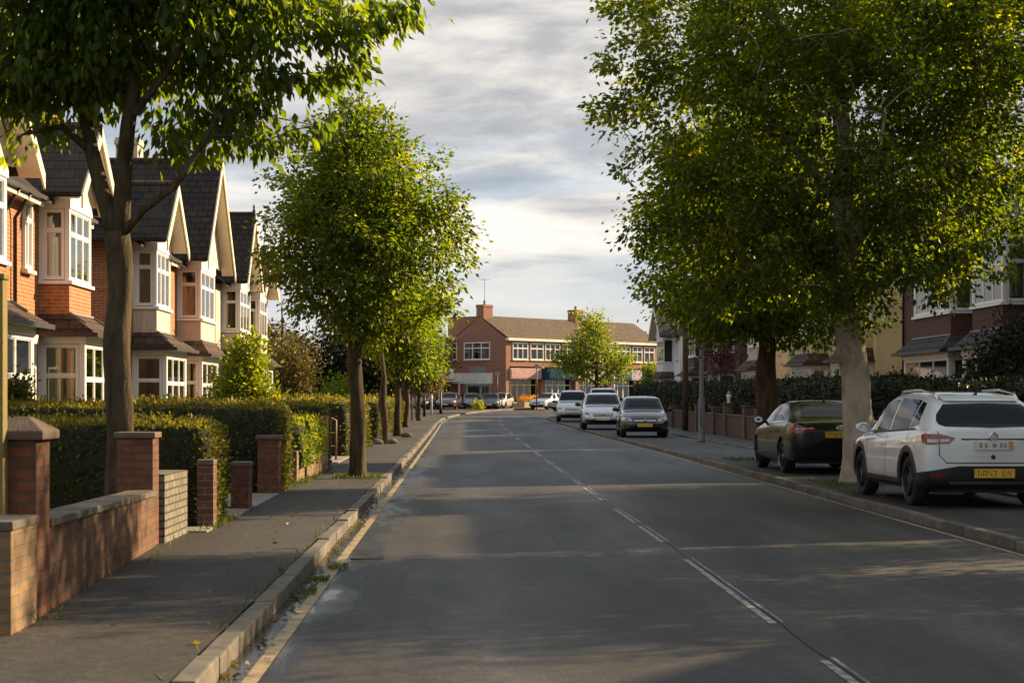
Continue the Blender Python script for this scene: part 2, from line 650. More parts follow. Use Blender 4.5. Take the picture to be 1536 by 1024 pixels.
skc = mixc(nt, cloud, blue, gap)
# paler, creamier air close to the horizon
hz = ramp(nt, sep.outputs[2], [(0.0, (1, 1, 1)), (0.03, (0.85, 0.85, 0.85)), (0.085, (0, 0, 0))])
skc = mixc(nt, skc, (6.2, 6.0, 5.5), hz)
nt.links.new(skc, bg.inputs[0])

# ------------------------------------------------------------------ ground materials
def asphalt(name, base, tracks=True, rough=0.62, wet=False):
    m, nt, out = new_mat(name)
    co = objco(nt)
    big = noise_n(nt, N(nt, 'ShaderNodeMapping', {'Vector': co, 'Scale': (0.55, 0.09, 1)}).outputs[0], 1.3, 6.0, 0.62, 0.3)
    mid = noise_n(nt, N(nt, 'ShaderNodeMapping', {'Vector': co, 'Scale': (1.0, 0.35, 1)}).outputs[0], 1.7, 5.0, 0.6)
    patch = noise_n(nt, co, 8.0, 9.0, 0.82)
    fine = noise_n(nt, co, 42.0, 5.0, 0.85)
    grit = N(nt, 'ShaderNodeTexVoronoi', {'Vector': co, 'Scale': 95.0}).outputs['Distance']
    lo, hi = tuple(b * 0.62 for b in base), tuple(b * 1.6 for b in base)
    c = ramp(nt, big, [(0.3, lo), (0.5, base), (0.72, hi)])
    c = mixc(nt, c, ramp(nt, mid, [(0.3, (0.7,) * 3), (0.7, (1.3,) * 3)]), 0.9, 'MULTIPLY')
    c = mixc(nt, c, ramp(nt, patch, [(0.34, (0.42,) * 3), (0.5, (0.95,) * 3), (0.66, (1.75,) * 3)]), 0.9, 'MULTIPLY')
    c = mixc(nt, c, ramp(nt, fine, [(0.32, (0.25,) * 3), (0.68, (1.9,) * 3)]), 0.9, 'MULTIPLY')
    if tracks:
        # tyre-polished bands, pale drag marks along the lanes, the darker oil line between them
        s = N(nt, 'ShaderNodeSeparateXYZ', {0: co})
        x = math_n(nt, 'ADD', s.outputs[0], math_n(nt, 'MULTIPLY', mid, 0.5))
        wv = math_n(nt, 'SINE', math_n(nt, 'MULTIPLY', x, 3.6))
        c = mixc(nt, c, ramp(nt, math_n(nt, 'MULTIPLY_ADD', wv, 0.5, 0.5), [(0.2, (0.8,) * 3), (0.9, (1.22,) * 3)]), 0.8, 'MULTIPLY')
        drag = noise_n(nt, N(nt, 'ShaderNodeMapping', {'Vector': co, 'Scale': (2.6, 0.07, 1), 'Rotation': (0, 0, 0.02)}).outputs[0], 1.0, 5.0, 0.6, 0.2)
        c = mixc(nt, c, tuple(b * 2.4 for b in base), ramp(nt, drag, [(0.56, (0, 0, 0)), (0.74, (0.5,) * 3)]))
        vd = N(nt, 'ShaderNodeTexVoronoi', {'Vector': co, 'Scale': 0.33}, feature='DISTANCE_TO_EDGE').outputs['Distance']
        ck = ramp(nt, math_n(nt, 'ADD', vd, math_n(nt, 'MULTIPLY', mid, 0.03)), [(0.014, (0.45,) * 3), (0.022, (1, 1, 1))])
        c = mixc(nt, c, ck, 0.6, 'MULTIPLY')
    else:
        vd = N(nt, 'ShaderNodeTexVoronoi', {'Vector': co, 'Scale': 0.42}, feature='DISTANCE_TO_EDGE').outputs['Distance']
        c = mixc(nt, c, ramp(nt, math_n(nt, 'ADD', vd, math_n(nt, 'MULTIPLY', mid, 0.05)), [(0.024, (0.4,) * 3), (0.034, (1, 1, 1))]), 0.7, 'MULTIPLY')
    rg = math_n(nt, 'MULTIPLY_ADD', big, -0.25, rough + 0.12)
    bs = 0.55
    if wet:
        # water held in the gutter: soaked, darker, smooth ground that dries out with a ragged edge
        s = N(nt, 'ShaderNodeSeparateXYZ', {0: co})
        wn = noise_n(nt, N(nt, 'ShaderNodeMapping', {'Vector': co, 'Scale': (1.6, 0.42, 1), 'Location': (0.3, 0.9, 0)}).outputs[0], 1.2, 6.0, 0.6, 0.2)
        d = math_n(nt, 'ABSOLUTE', math_n(nt, 'ADD', s.outputs[0], 1.33))
        k = math_n(nt, 'SUBTRACT', math_n(nt, 'MULTIPLY', wn, 1.35), math_n(nt, 'MULTIPLY', d, 0.62))
        damp = ramp(nt, k, [(0.36, (0, 0, 0)), (0.5, (1, 1, 1))])
        pool = ramp(nt, math_n(nt, 'ADD', k, math_n(nt, 'MULTIPLY', patch, 0.12)), [(0.57, (0, 0, 0)), (0.73, (1, 1, 1))])
        c = mixc(nt, c, mixc(nt, c, (0.35, 0.35, 0.35), 1.0, 'MULTIPLY'), damp)
        rg = mixc(nt, N(nt, 'ShaderNodeCombineColor', {0: rg, 1: rg, 2: rg}).outputs[0], (0.36, 0.36, 0.36), damp)
        rg = mixc(nt, rg, (0.17, 0.17, 0.17), pool)
        c = mixc(nt, c, (0.012, 0.011, 0.01), pool)
        bs = math_n(nt, 'MULTIPLY_ADD', N(nt, 'ShaderNodeSeparateColor', {0: pool}).outputs[0], -0.5, 0.55)
    h = math_n(nt, 'ADD', math_n(nt, 'MULTIPLY', fine, 0.6), math_n(nt, 'MULTIPLY', grit, 0.8))
    nb = N(nt, 'ShaderNodeBump', {'Height': h, 'Strength': bs, 'Distance': 0.006}).outputs['Normal']
    principled(nt, out, color=c, rough=rg, normal=nb, spec=0.4)
    return m


def kerb_mat():
    m, nt, out = new_mat('kerb_stone')
    co = objco(nt)
    f = noise_n(nt, co, 6.0, 6.0, 0.7)
    r = N(nt, 'ShaderNodeNewGeometry').outputs['Random Per Island']
    c = ramp(nt, f, [(0.3, (0.06, 0.052, 0.043)), (0.7, (0.155, 0.132, 0.108))])
    c = mixc(nt, c, ramp(nt, r, [(0, (0.7,) * 3), (1, (1.25,) * 3)]), 1.0, 'MULTIPLY')
    f2 = noise_n(nt, co, 1.1, 5.0, 0.7)
    c = mixc(nt, c, (0.05, 0.055, 0.03), ramp(nt, f2, [(0.52, (0, 0, 0)), (0.7, (0.7,) * 3)]))
    principled(nt, out, color=c, rough=0.8, normal=bump_n(nt, noise_n(nt, co, 50.0), 0.5, 0.008))
    return m


def paint_mat(name, col, wear, scale=9.0):
    m, nt, out = new_mat(name)
    co = objco(nt)
    f = noise_n(nt, co, scale, 6.0, 0.7, 0.2)
    f2 = noise_n(nt, co, 70.0, 3.0, 0.7)
    k = math_n(nt, 'ADD', math_n(nt, 'MULTIPLY', f, 0.7), math_n(nt, 'MULTIPLY', f2, 0.3))
    c = ramp(nt, k, [(wear - 0.08, (0.07, 0.065, 0.06)), (wear + 0.06, col)])
    principled(nt, out, color=c, rough=0.65, normal=bump_n(nt, f2, 0.3, 0.005))
    return m


M = {}
M['asphalt'] = asphalt('road_asphalt', (0.0315, 0.0285, 0.0256), wet=True)
M['pave'] = asphalt('pavement_asphalt', (0.03, 0.0262, 0.0228), False, 0.8)
M['pave_r'] = asphalt('verge_asphalt', (0.027, 0.0252, 0.0235), False, 0.7)
M['kerb'] = kerb_mat()
M['yellow'] = paint_mat('yellow_line_paint', (0.3, 0.225, 0.12), 0.46)
M['white_line'] = paint_mat('white_line_paint', (0.36, 0.34, 0.3), 0.515)
M['seam'] = simple('bitumen_seam', (0.022, 0.021, 0.02), 0.5, 0.3, 8)
M['soil'] = simple('garden_soil', (0.05, 0.055, 0.022), 0.95, 0.5, 2.0, 0.6)
M['land'] = simple('far_land', (0.05, 0.065, 0.03), 0.95, 0.4, 0.2)
M['concrete'] = simple('concrete_slab', (0.2, 0.18, 0.155), 0.85, 0.25, 3.0, 0.4, dirt=(0.06, 0.055, 0.045))


M['brick_red'] = brick('brick_red', (0.45, 0.15, 0.05), (0.36, 0.105, 0.038), (0.38, 0.28, 0.19), stain_amt=0.25)
M['brick_dull'] = brick('brick_dull', (0.13, 0.05, 0.03), (0.085, 0.034, 0.023), (0.13, 0.105, 0.085), stain_amt=0.5)
M['brick_wall'] = brick('garden_wall_brick', (0.17, 0.077, 0.04), (0.105, 0.05, 0.029), (0.1, 0.08, 0.055), stain=(0.05, 0.045, 0.03), stain_amt=0.55, bump=0.9)
M['brick_pillar'] = brick('pillar_brick', (0.18, 0.062, 0.031), (0.115, 0.042, 0.024), (0.085, 0.062, 0.042), stain=(0.035, 0.025, 0.02), stain_amt=0.6, bump=0.9)
M['brick_buff'] = brick('buff_brick', (0.24, 0.15, 0.078), (0.18, 0.108, 0.055), (0.17, 0.135, 0.095), stain_amt=0.4, bump=0.9)
M['brick_white'] = brick('white_painted_brick', (0.2, 0.185, 0.145), (0.15, 0.138, 0.105), (0.06, 0.052, 0.038), stain=(0.07, 0.06, 0.035), stain_amt=0.75, bump=0.9)
M['brick_parade'] = brick('parade_brick', (0.34, 0.135, 0.075), (0.26, 0.1, 0.06), (0.3, 0.21, 0.16), stain_amt=0.2)
M['brick_brown'] = brick('brown_weathered_brick', (0.15, 0.105, 0.07), (0.1, 0.072, 0.05), (0.11, 0.09, 0.07), stain_amt=0.6, bump=0.9)
M['brick_dark'] = brick('dark_brick', (0.1, 0.045, 0.034), (0.07, 0.034, 0.026), (0.12, 0.1, 0.085), stain_amt=0.5)
M['coping'] = simple('coping_stone', (0.095, 0.078, 0.062), 0.85, 0.35, 4.0, 0.6, dirt=(0.045, 0.05, 0.025), dirt_amt=0.7)
M['cap'] = simple('pillar_cap_stone', (0.105, 0.07, 0.05), 0.8, 0.3, 5.0, 0.5, dirt=(0.05, 0.04, 0.03))
M['render_pink'] = simple('pale_pink_render', (0.5, 0.41, 0.345), 0.85, 0.08, 2.5, 0.3, 90, dirt=(0.36, 0.3, 0.24), dirt_amt=0.5)
M['render_cream'] = simple('cream_render', (0.55, 0.47, 0.34), 0.85, 0.08, 2.5, 0.3, 90, dirt=(0.42, 0.36, 0.26), dirt_amt=0.4)
M['render_white'] = simple('white_render', (0.7, 0.69, 0.68), 0.85, 0.06, 2.5, 0.3, 90, dirt=(0.5, 0.49, 0.48), dirt_amt=0.4)
M['render_yellow'] = simple('yellowed_render', (0.5, 0.41, 0.22), 0.85, 0.12, 2.0, 0.3, 90, dirt=(0.2, 0.16, 0.09), dirt_amt=0.5)
M['plaster'] = simple('cream_plaster', (0.68, 0.59, 0.44), 0.8, 0.06, 2.0, 0.15, 60, dirt=(0.5, 0.42, 0.3), dirt_amt=0.35)
M['panel_old'] = simple('peeling_panel', (0.55, 0.45, 0.37), 0.8, 0.1, 2.5, 0.3, dirt=(0.2, 0.11, 0.07), dirt_amt=0.8, stretch=(3, 3, 0.6))
M['upvc'] = simple('white_window_paint', (0.74, 0.73, 0.72), 0.4, 0.04, 3.0)
M['cream_paint'] = simple('cream_paint', (0.68, 0.6, 0.46), 0.5, 0.08, 3.0, dirt=(0.45, 0.38, 0.28), dirt_amt=0.4)
M['gutter'] = simple('dark_gutter', (0.025, 0.022, 0.022), 0.45, 0.2, 4.0)
M['door_green'] = simple('door_paint', (0.05, 0.07, 0.06), 0.4, 0.1, 3.0)
M['lead'] = simple('lead_flashing', (0.22, 0.21, 0.2), 0.6, 0.3, 6.0)
M['pot'] = simple('chimney_pot', (0.36, 0.17, 0.09), 0.8, 0.2, 5.0)


def roof_mat(name, c1, c2, gap, bw=0.3, rh=0.2):
    m, nt, out = new_mat(name)
    uv, co = wall_uv(nt)
    b = N(nt, 'ShaderNodeTexBrick', {'Vector': uv, 'Color1': c4(c1), 'Color2': c4(c2), 'Mortar': c4(gap), 'Scale': 1.0, 'Mortar Size': 0.016,
                                     'Mortar Smooth': 0.3, 'Bias': 0.0, 'Brick Width': bw, 'Row Height': rh})
    f = noise_n(nt, co, 5.0, 5.0, 0.65)
    c = mixc(nt, b.outputs['Color'], ramp(nt, f, [(0.25, (0.6,) * 3), (0.75, (1.4,) * 3)]), 1.0, 'MULTIPLY')
    f2 = noise_n(nt, co, 0.8, 6.0, 0.7)
    c = mixc(nt, c, (0.075, 0.07, 0.04), ramp(nt, f2, [(0.52, (0, 0, 0)), (0.75, (0.5,) * 3)]))
    # each course steps down towards its lower edge
    s = N(nt, 'ShaderNodeSeparateXYZ', {0: uv})
    fr = math_n(nt, 'FRACT', math_n(nt, 'DIVIDE', s.outputs[1], rh))
    h = math_n(nt, 'SUBTRACT', math_n(nt, 'MULTIPLY', fr, -0.9), b.outputs['Fac'])
    principled(nt, out, color=c, rough=0.85, normal=bump_n(nt, h, 0.8, 0.03), spec=0.25)
    return m


M['tile_dark'] = roof_mat('dark_roof_tile', (0.036, 0.024, 0.02), (0.023, 0.017, 0.015), (0.005, 0.004, 0.004))
M['tile_brown'] = roof_mat('brown_roof_tile', (0.085, 0.045, 0.03), (0.055, 0.032, 0.024), (0.02, 0.014, 0.01))
M['tile_parade'] = roof_mat('parade_roof_tile', (0.125, 0.085, 0.06), (0.085, 0.062, 0.046), (0.04, 0.03, 0.022), 0.3, 0.16)
M['slate'] = roof_mat('grey_slate', (0.055, 0.052, 0.055), (0.04, 0.038, 0.042), (0.015, 0.014, 0.014))


def glass_mat(name, tint=(0.8, 0.82, 0.8)):
    m, nt, out = new_mat(name)
    co = objco(nt)
    nb = bump_n(nt, noise_n(nt, co, 1.2, 2.0), 0.05, 0.02)
    fr = N(nt, 'ShaderNodeFresnel', {'IOR': 1.5, 'Normal': nb}).outputs[0]
    fr = math_n(nt, 'MULTIPLY_ADD', fr, 1.0, 0.03)
    t = N(nt, 'ShaderNodeBsdfTransparent', {'Color': c4(tint)})
    g = N(nt, 'ShaderNodeBsdfGlossy', {'Color': (1, 1, 1, 1), 'Roughness': 0.03, 'Normal': nb})
    mx = N(nt, 'ShaderNodeMixShader', {0: fr, 1: t.outputs[0], 2: g.outputs[0]})
    nt.links.new(mx.outputs[0], out.inputs[0])
    return m


M['glass'] = glass_mat('window_glass')
M['room_dark'] = simple('painted_dark_room', (0.03, 0.028, 0.022), 0.9, 0.5, 1.2)  # dark sheet behind the panes, painted in place of dim interiors
M['curtain_a'] = simple('cream_curtain', (0.34, 0.3, 0.22), 0.9, 0.25, 6.0, stretch=(5, 5, 0.4))
M['curtain_b'] = simple('tan_curtain', (0.16, 0.115, 0.07), 0.9, 0.35, 6.0, stretch=(5, 5, 0.4))
M['curtain_c'] = simple('grey_net_curtain', (0.24, 0.25, 0.21), 0.9, 0.25, 6.0, stretch=(5, 5, 0.4))

M['bark'] = simple('dark_bark', (0.06, 0.043, 0.026), 0.92, 0.6, 5.0, 1.0, 16.0, dirt=(0.07, 0.07, 0.025), dirt_amt=0.6, stretch=(2.5, 2.5, 0.5), spec=0.2)
M['bark_pale'] = simple('pale_bark', (0.36, 0.3, 0.23), 0.85, 0.3, 3.0, 0.7, 16.0, dirt=(0.06, 0.047, 0.034), dirt_amt=0.95, stretch=(1.6, 1.6, 0.8))
M['leaf_big'] = leaf_mat('chestnut_leaf', (0.028, 0.046, 0.009), (0.052, 0.084, 0.014), (0.12, 0.155, 0.02), 0.55, tmul=(4.4, 3.9, 0.4))
M['leaf_lime'] = leaf_mat('lime_leaf', (0.032, 0.056, 0.01), (0.066, 0.104, 0.015), (0.17, 0.18, 0.02), 0.5, tmul=(3.8, 3.4, 0.4))
M['leaf_plane'] = leaf_mat('plane_leaf', (0.018, 0.033, 0.009), (0.036, 0.058, 0.012), (0.15, 0.155, 0.017), 0.6, tmul=(6.2, 5.4, 0.38))
M['leaf_hedge'] = leaf_mat('hedge_leaf', (0.026, 0.038, 0.009), (0.075, 0.088, 0.014), (0.24, 0.2, 0.028), 0.4, tmul=(2, 1.8, .5))
M['leaf_ivy'] = leaf_mat('golden_leaf', (0.05, 0.08, 0.01), (0.13, 0.18, 0.016), (0.27, 0.27, 0.03), 0.45, tmul=(2.4, 2.2, 0.4))
M['leaf_dark'] = leaf_mat('dark_leaf', (0.008, 0.012, 0.006), (0.015, 0.022, 0.009), (0.036, 0.044, 0.013), 0.25)
M['leaf_rust'] = leaf_mat('autumn_leaf', (0.06, 0.05, 0.02), (0.12, 0.1, 0.035), (0.24, 0.17, 0.06), 0.4)
M['hedge_core'] = simple('hedge_core', (0.018, 0.019, 0.009), 0.95, 0.5, 8.0)
M['grass'] = leaf_mat('grass_blade', (0.04, 0.06, 0.012), (0.08, 0.11, 0.02), (0.16, 0.16, 0.04), 0.35)

# ------------------------------------------------------------------ ground, road, pavements
YS = [-12, -6, -2, 0, 4, 8, 10, 12, 14, 16, 18, 20, 23, 26, 30, 35, 40, 46, 52, 58, 64, 70, 76, 82, 88, 94, 100, 105, 110, 115, 120, 125, 130, 135, 140, 145, 150, 155, 160, 165, 170, 180, 200]


def lerp_tab(tab, y):
    return float(np.interp(y, [t[0] for t in tab], [t[1] for t in tab]))


XL = [(-12, -1.35), (40, -1.36), (70, -1.4), (100, -1.45), (112, -1.3), (122, -0.85), (132, -0.2), (142, 0.8), (150, 2.0), (157, 4.2), (163, 7.5), (166, 12)]
XR = [(-12, 5.62), (50, 5.56), (70, 5.35), (100, 5.2), (113, 5.15), (118, 5.5), (121, 6.6), (124, 9), (128, 16), (134, 60)]


def sheet(name, xl, xr, ys, dz, mat, kind='structure', nx=1):
    mb = MB()
    vs, fs = [], []
    for y in ys:
        a, b = xl(y), xr(y)
        for i in range(nx + 1):
            vs.append((a + (b - a) * i / nx, y, gz(y) + dz))
    for j in range(len(ys) - 1):
        for i in range(nx):
            q = j * (nx + 1) + i
            fs.append((q, q + 1, q + nx + 2, q + nx + 1))
    mb.add(vs, fs)
    o = mb.build(name, mat, recalc=False)
    o['kind'] = kind
    return o


mb = MB()
vs, fs = [], []
ys_g = [-200, -60, -12] + [y for y in range(0, 201, 10)] + [260, 400, 700, 1500, 3000]
for y in ys_g:
    for x in (-3000, -600, -150, -40, 0, 40, 150, 600, 3000):
        vs.append((x, y, gz(y) - 0.03))
for j in range(len(ys_g) - 1):
    for i in range(8):
        q = j * 9 + i
        fs.append((q, q + 1, q + 10, q + 9))
mb.add(vs, fs)
o = mb.build('ground', M['land'], recalc=False)
o['kind'] = 'structure'

road_y = [y for y in YS if y <= 165]
sheet('road', lambda y: lerp_tab(XL, y), lambda y: lerp_tab(XR, y), road_y, 0.0, M['asphalt'])
sheet('pavement', lambda y: -3.6 if y < 90 else -3.6 - (y - 90) * 0.05, lambda y: lerp_tab(XL, y) - 0.13, [y for y in YS if y <= 150], 0.115, M['pave'])
sheet('pavement', lambda y: -40, lambda y: lerp_tab(XL, y) - 0.13, [150, 152, 155, 158, 161, 163, 166, 172, 178, 190, 200], 0.117, M['pave'])
XRY = [y for y in YS if y <= 118]
sheet('pavement', lambda y: lerp_tab(XR, y) + 0.13, lambda y: 7.95 + 0.0 * y, XRY, 0.1, M['pave_r'])
sheet('pavement', lambda y: 8.08, lambda y: 10.4, XRY, 0.15, M['pave_r'])
sheet('garden_soil', lambda y: -22, lambda y: -3.6 if y < 90 else -3.6 - (y - 90) * 0.05, [y for y in YS if y <= 150], 0.1, M['soil'])
sheet('garden_soil', lambda y: 10.4, lambda y: 34, [y for y in YS if y <= 120], 0.13, M['soil'])

# kerb stones, one by one
def kerb(xf, y0, y1, width, top, side, step=0.92, name='kerb'):
    mb = MB()
    y = y0
    rr = random.Random(5 + int(y0) + side)
    while y < y1:
        x0, x1 = xf(y), xf(y + step)
        d = Vector((x1 - x0, step, 0))
        L = d.length
        k = step / max(L, 0.3) if L > 1.4 else 1.0
        ye = min(y + step * min(1, k * 1.1), y1)
        x1 = xf(ye)
        d = Vector((x1 - x0, ye - y, 0)).normalized()
        n = Vector((d.y, -d.x, 0)) * side
        a = Vector((x0, y, 0)) + d * 0.01 + n * rr.uniform(-0.008, 0.008)
        b = Vector((x1, ye, 0)) - d * 0.01 + n * rr.uniform(-0.008, 0.008)
        z1 = top + rr.uniform(-0.012, 0.008)
        g0, g1 = gz(y), gz(ye)
        q = [a, b, b - n * width, a - n * width]
        lo = [(p.x, p.y, -0.05 + (g0 if i in (0, 3) else g1)) for i, p in enumerate(q)]
        hi = [(p.x, p.y, z1 + (g0 if i in (0, 3) else g1)) for i, p in enumerate(q)]
        mb.hexa(lo + hi)
        y = ye
    o = mb.build(name, M['kerb'], bevel=0.014)
    o['kind'] = 'structure'


kerb(lambda y: lerp_tab(XL, y), -2, 164, 0.13, 0.118, 1)
kerb(lambda y: lerp_tab(XR, y), -2, 123.5, 0.14, 0.105, -1)
kerb(lambda y: 7.94, -2, 118, 0.13, 0.158, -1)

# painted lines
def stripe(mb, xf, y0, y1, w, dz=0.004, step=1.5):
    n = max(1, int((y1 - y0) / step))
    for i in range(n):
        a, b = y0 + (y1 - y0) * i / n, y0 + (y1 - y0) * (i + 1) / n
        xa, xb = xf(a), xf(b)
        mb.add([(xa - w / 2, a, gz(a) + dz), (xa + w / 2, a, gz(a) + dz), (xb + w / 2, b, gz(b) + dz), (xb - w / 2, b, gz(b) + dz)], [(0, 1, 2, 3)])


mb = MB()
stripe(mb, lambda y: lerp_tab(XL, y) + 0.19, -2, 150, 0.088)
o = mb.build('road_marking', M['yellow'], recalc=False); o['kind'] = 'structure'
mb = MB()
stripe(mb, lambda y: lerp_tab(XR, y) - 0.13, -2, 112, 0.06)
o = mb.build('road_marking', M['yellow'], recalc=False); o['kind'] = 'structure'
xc = lambda y: lerp_tab([(-2, 2.16), (20, 2.16), (30, 2.1), (45, 2.03), (70, 2.0), (100, 2.05), (130, 2.6)], y)
mb = MB()
# two thin worn lines either side of the joint in the middle of the road, with gaps
y = 5.2
segs_ = [(3.0, 10.6), (12.3, 17.2), (19.2, 21.6), (22.1, 25.0), (27.0, 30.8), (31.6, 34.0), (36.5, 40.2), (41, 44), (47, 51), (55, 59), (64, 68), (73, 77.5), (83, 88), (94, 99), (106, 111), (118, 123)]
for a, b in segs_:
    stripe(mb, lambda y: xc(y) - 0.045, a, b, 0.055)
    stripe(mb, lambda y: xc(y) + 0.03, a + 0.05, b + 0.12, 0.022)
o = mb.build('road_marking', M['white_line'], recalc=False); o['kind'] = 'structure'
mb = MB()
stripe(mb, lambda y: xc(y) + 0.004 + 0.012 * math.sin(y * 2.1), -2, 120, 0.024, 0.006, 0.5)
o = mb.build('road_joint', M['seam'], recalc=False); o['kind'] = 'structure'

# iron gully grate in the gutter
M['iron'] = simple('cast_iron', (0.03, 0.028, 0.027), 0.6, 0.4, 20.0, 0.4, metal=0.5)
r = thing('drain_grate', 'small dark iron gully grate set in the wet left gutter beside the yellow line', 'drain', (-0.93, 17.4, 0.0))
mb = MB()
for (a, b, c_, d) in ((-1.09, -0.77, 17.2, 17.23), (-1.09, -0.77, 17.6, 17.63), (-1.09, -1.06, 17.23, 17.6), (-0.8, -0.77, 17.23, 17.6)):
    mb.box(a, b, c_, d, -0.02, 0.006)
mb.build('frame', M['iron'], r)
mb = MB()
for k in range(7):
    mb.box(-1.045 + k * .036, -1.028 + k * .036, 17.23, 17.6, -0.02, 0.005)
mb.box(-1.06, -0.8, 17.23, 17.6, 0.001, 0.0025)
mb.build('bars', M['iron'], r)

# grass and weeds: too many blades to count
def tufts(name, label, spots, mat, seed, h=0.09, dens=1.0):
    rng = np.random.default_rng(seed)
    P, A = [], []
    for (x0, x1, y0, y1, z, n) in spots:
        m = int(n * dens)
        p = np.stack([rng.uniform(x0, x1, m), rng.uniform(y0, y1, m), np.full(m, z)], 1)
        P.append(p)
    P = np.concatenate(P)
    A = rng.normal(size=P.shape) * 0.45
    A[:, 2] = 1.0
    V = leaf_arrays(P, A, h * (0.4 + 0.9 * rng.random(len(P))), 0.2, 0.05, rng)
    o = leaf_mesh(name, V, np.clip(0.5 + 0.25 * rng.normal(size=len(P)), 0, 1), mat, None, None, 'stuff')
    return tag(o, label, 'grass')


tufts('grass', 'short green grass and weeds along the left pavement edges and around the tree foot',
      [(-2.85, -2.6, 29.6, 35.5, 0.115, 900), (-2.3, -1.5, 31.4, 32.8, 0.115, 900), (-2.85, -2.66, 19.2, 21.6, 0.115, 160), (-2.85, -2.6, 10.9, 12.2, 0.115, 40),
       (-3.0, -2.75, 13.0, 19.0, 0.115, 60), (-1.52, -1.47, 9, 22, 0.12, 60), (-3.1, -2.7, 46, 58, 0.12, 700)], M['grass'], 3, 0.075)
tufts('weeds', 'clumps of green weed growing in the wet left gutter',
      [(-1.3, -1.16, 13.9, 14.3, 0.01, 160), (-1.28, -1.13, 14.9, 15.25, 0.01, 170), (-1.22, -1.05, 16.0, 16.5, 0.01, 190), (-1.33, -1.28, 17.0, 19.5, 0.01, 60)], M['grass'], 4, 0.045)
tufts('grass', 'rough mossy grass at the feet of the right-hand street trees',
      [(5.9, 6.9, 29.0, 31.0, 0.105, 900), (6.0, 7.4, 40.2, 42.2, 0.105, 800), (5.8, 6.0, 26.5, 29.5, 0.105, 150)], M['grass'], 5, 0.06)
rng = np.random.default_rng(8)
P = np.concatenate([np.stack([rng.normal(5.5, 0.06, 90), rng.uniform(26, 36, 90), np.full(90, 0.008)], 1),
                    np.stack([rng.uniform(5.9, 7.6, 120), rng.uniform(24, 42, 120), np.full(120, 0.106)], 1),
                    np.stack([rng.uniform(-2.7, -1.5, 110), rng.uniform(10, 34, 110), np.full(110, 0.122)], 1),
                    np.stack([-1.33 + np.abs(rng.normal(0, 0.07, 420)), rng.uniform(9, 44, 420), np.full(420, 0.009)], 1)])
A = rng.normal(size=P.shape); A[:, 2] = 0.12
V = leaf_arrays(P, A, 0.03 + 0.035 * rng.random(len(P)), 0.6, 0.1, rng, flat=np.array([[0, 0, 1.0]]))
o = leaf_mesh('fallen_leaves', V, rng.random(len(P)), M['leaf_rust'], None, None, 'stuff')
tag(o, 'scattered fallen leaves lying along both gutters and pavements', 'leaves')
# ------------------------------------------------------------------ houses
def frame_T(O, n, a):
    """local (x out of the facade, y along it, z up) -> world"""
    O, n, a = Vector(O), Vector((n[0], n[1], 0)).normalized(), Vector((a[0], a[1], 0)).normalized()
    return lambda p: O + n * p[0] + a * p[1] + Vector((0, 0, p[2]))


WR = random.Random(21)


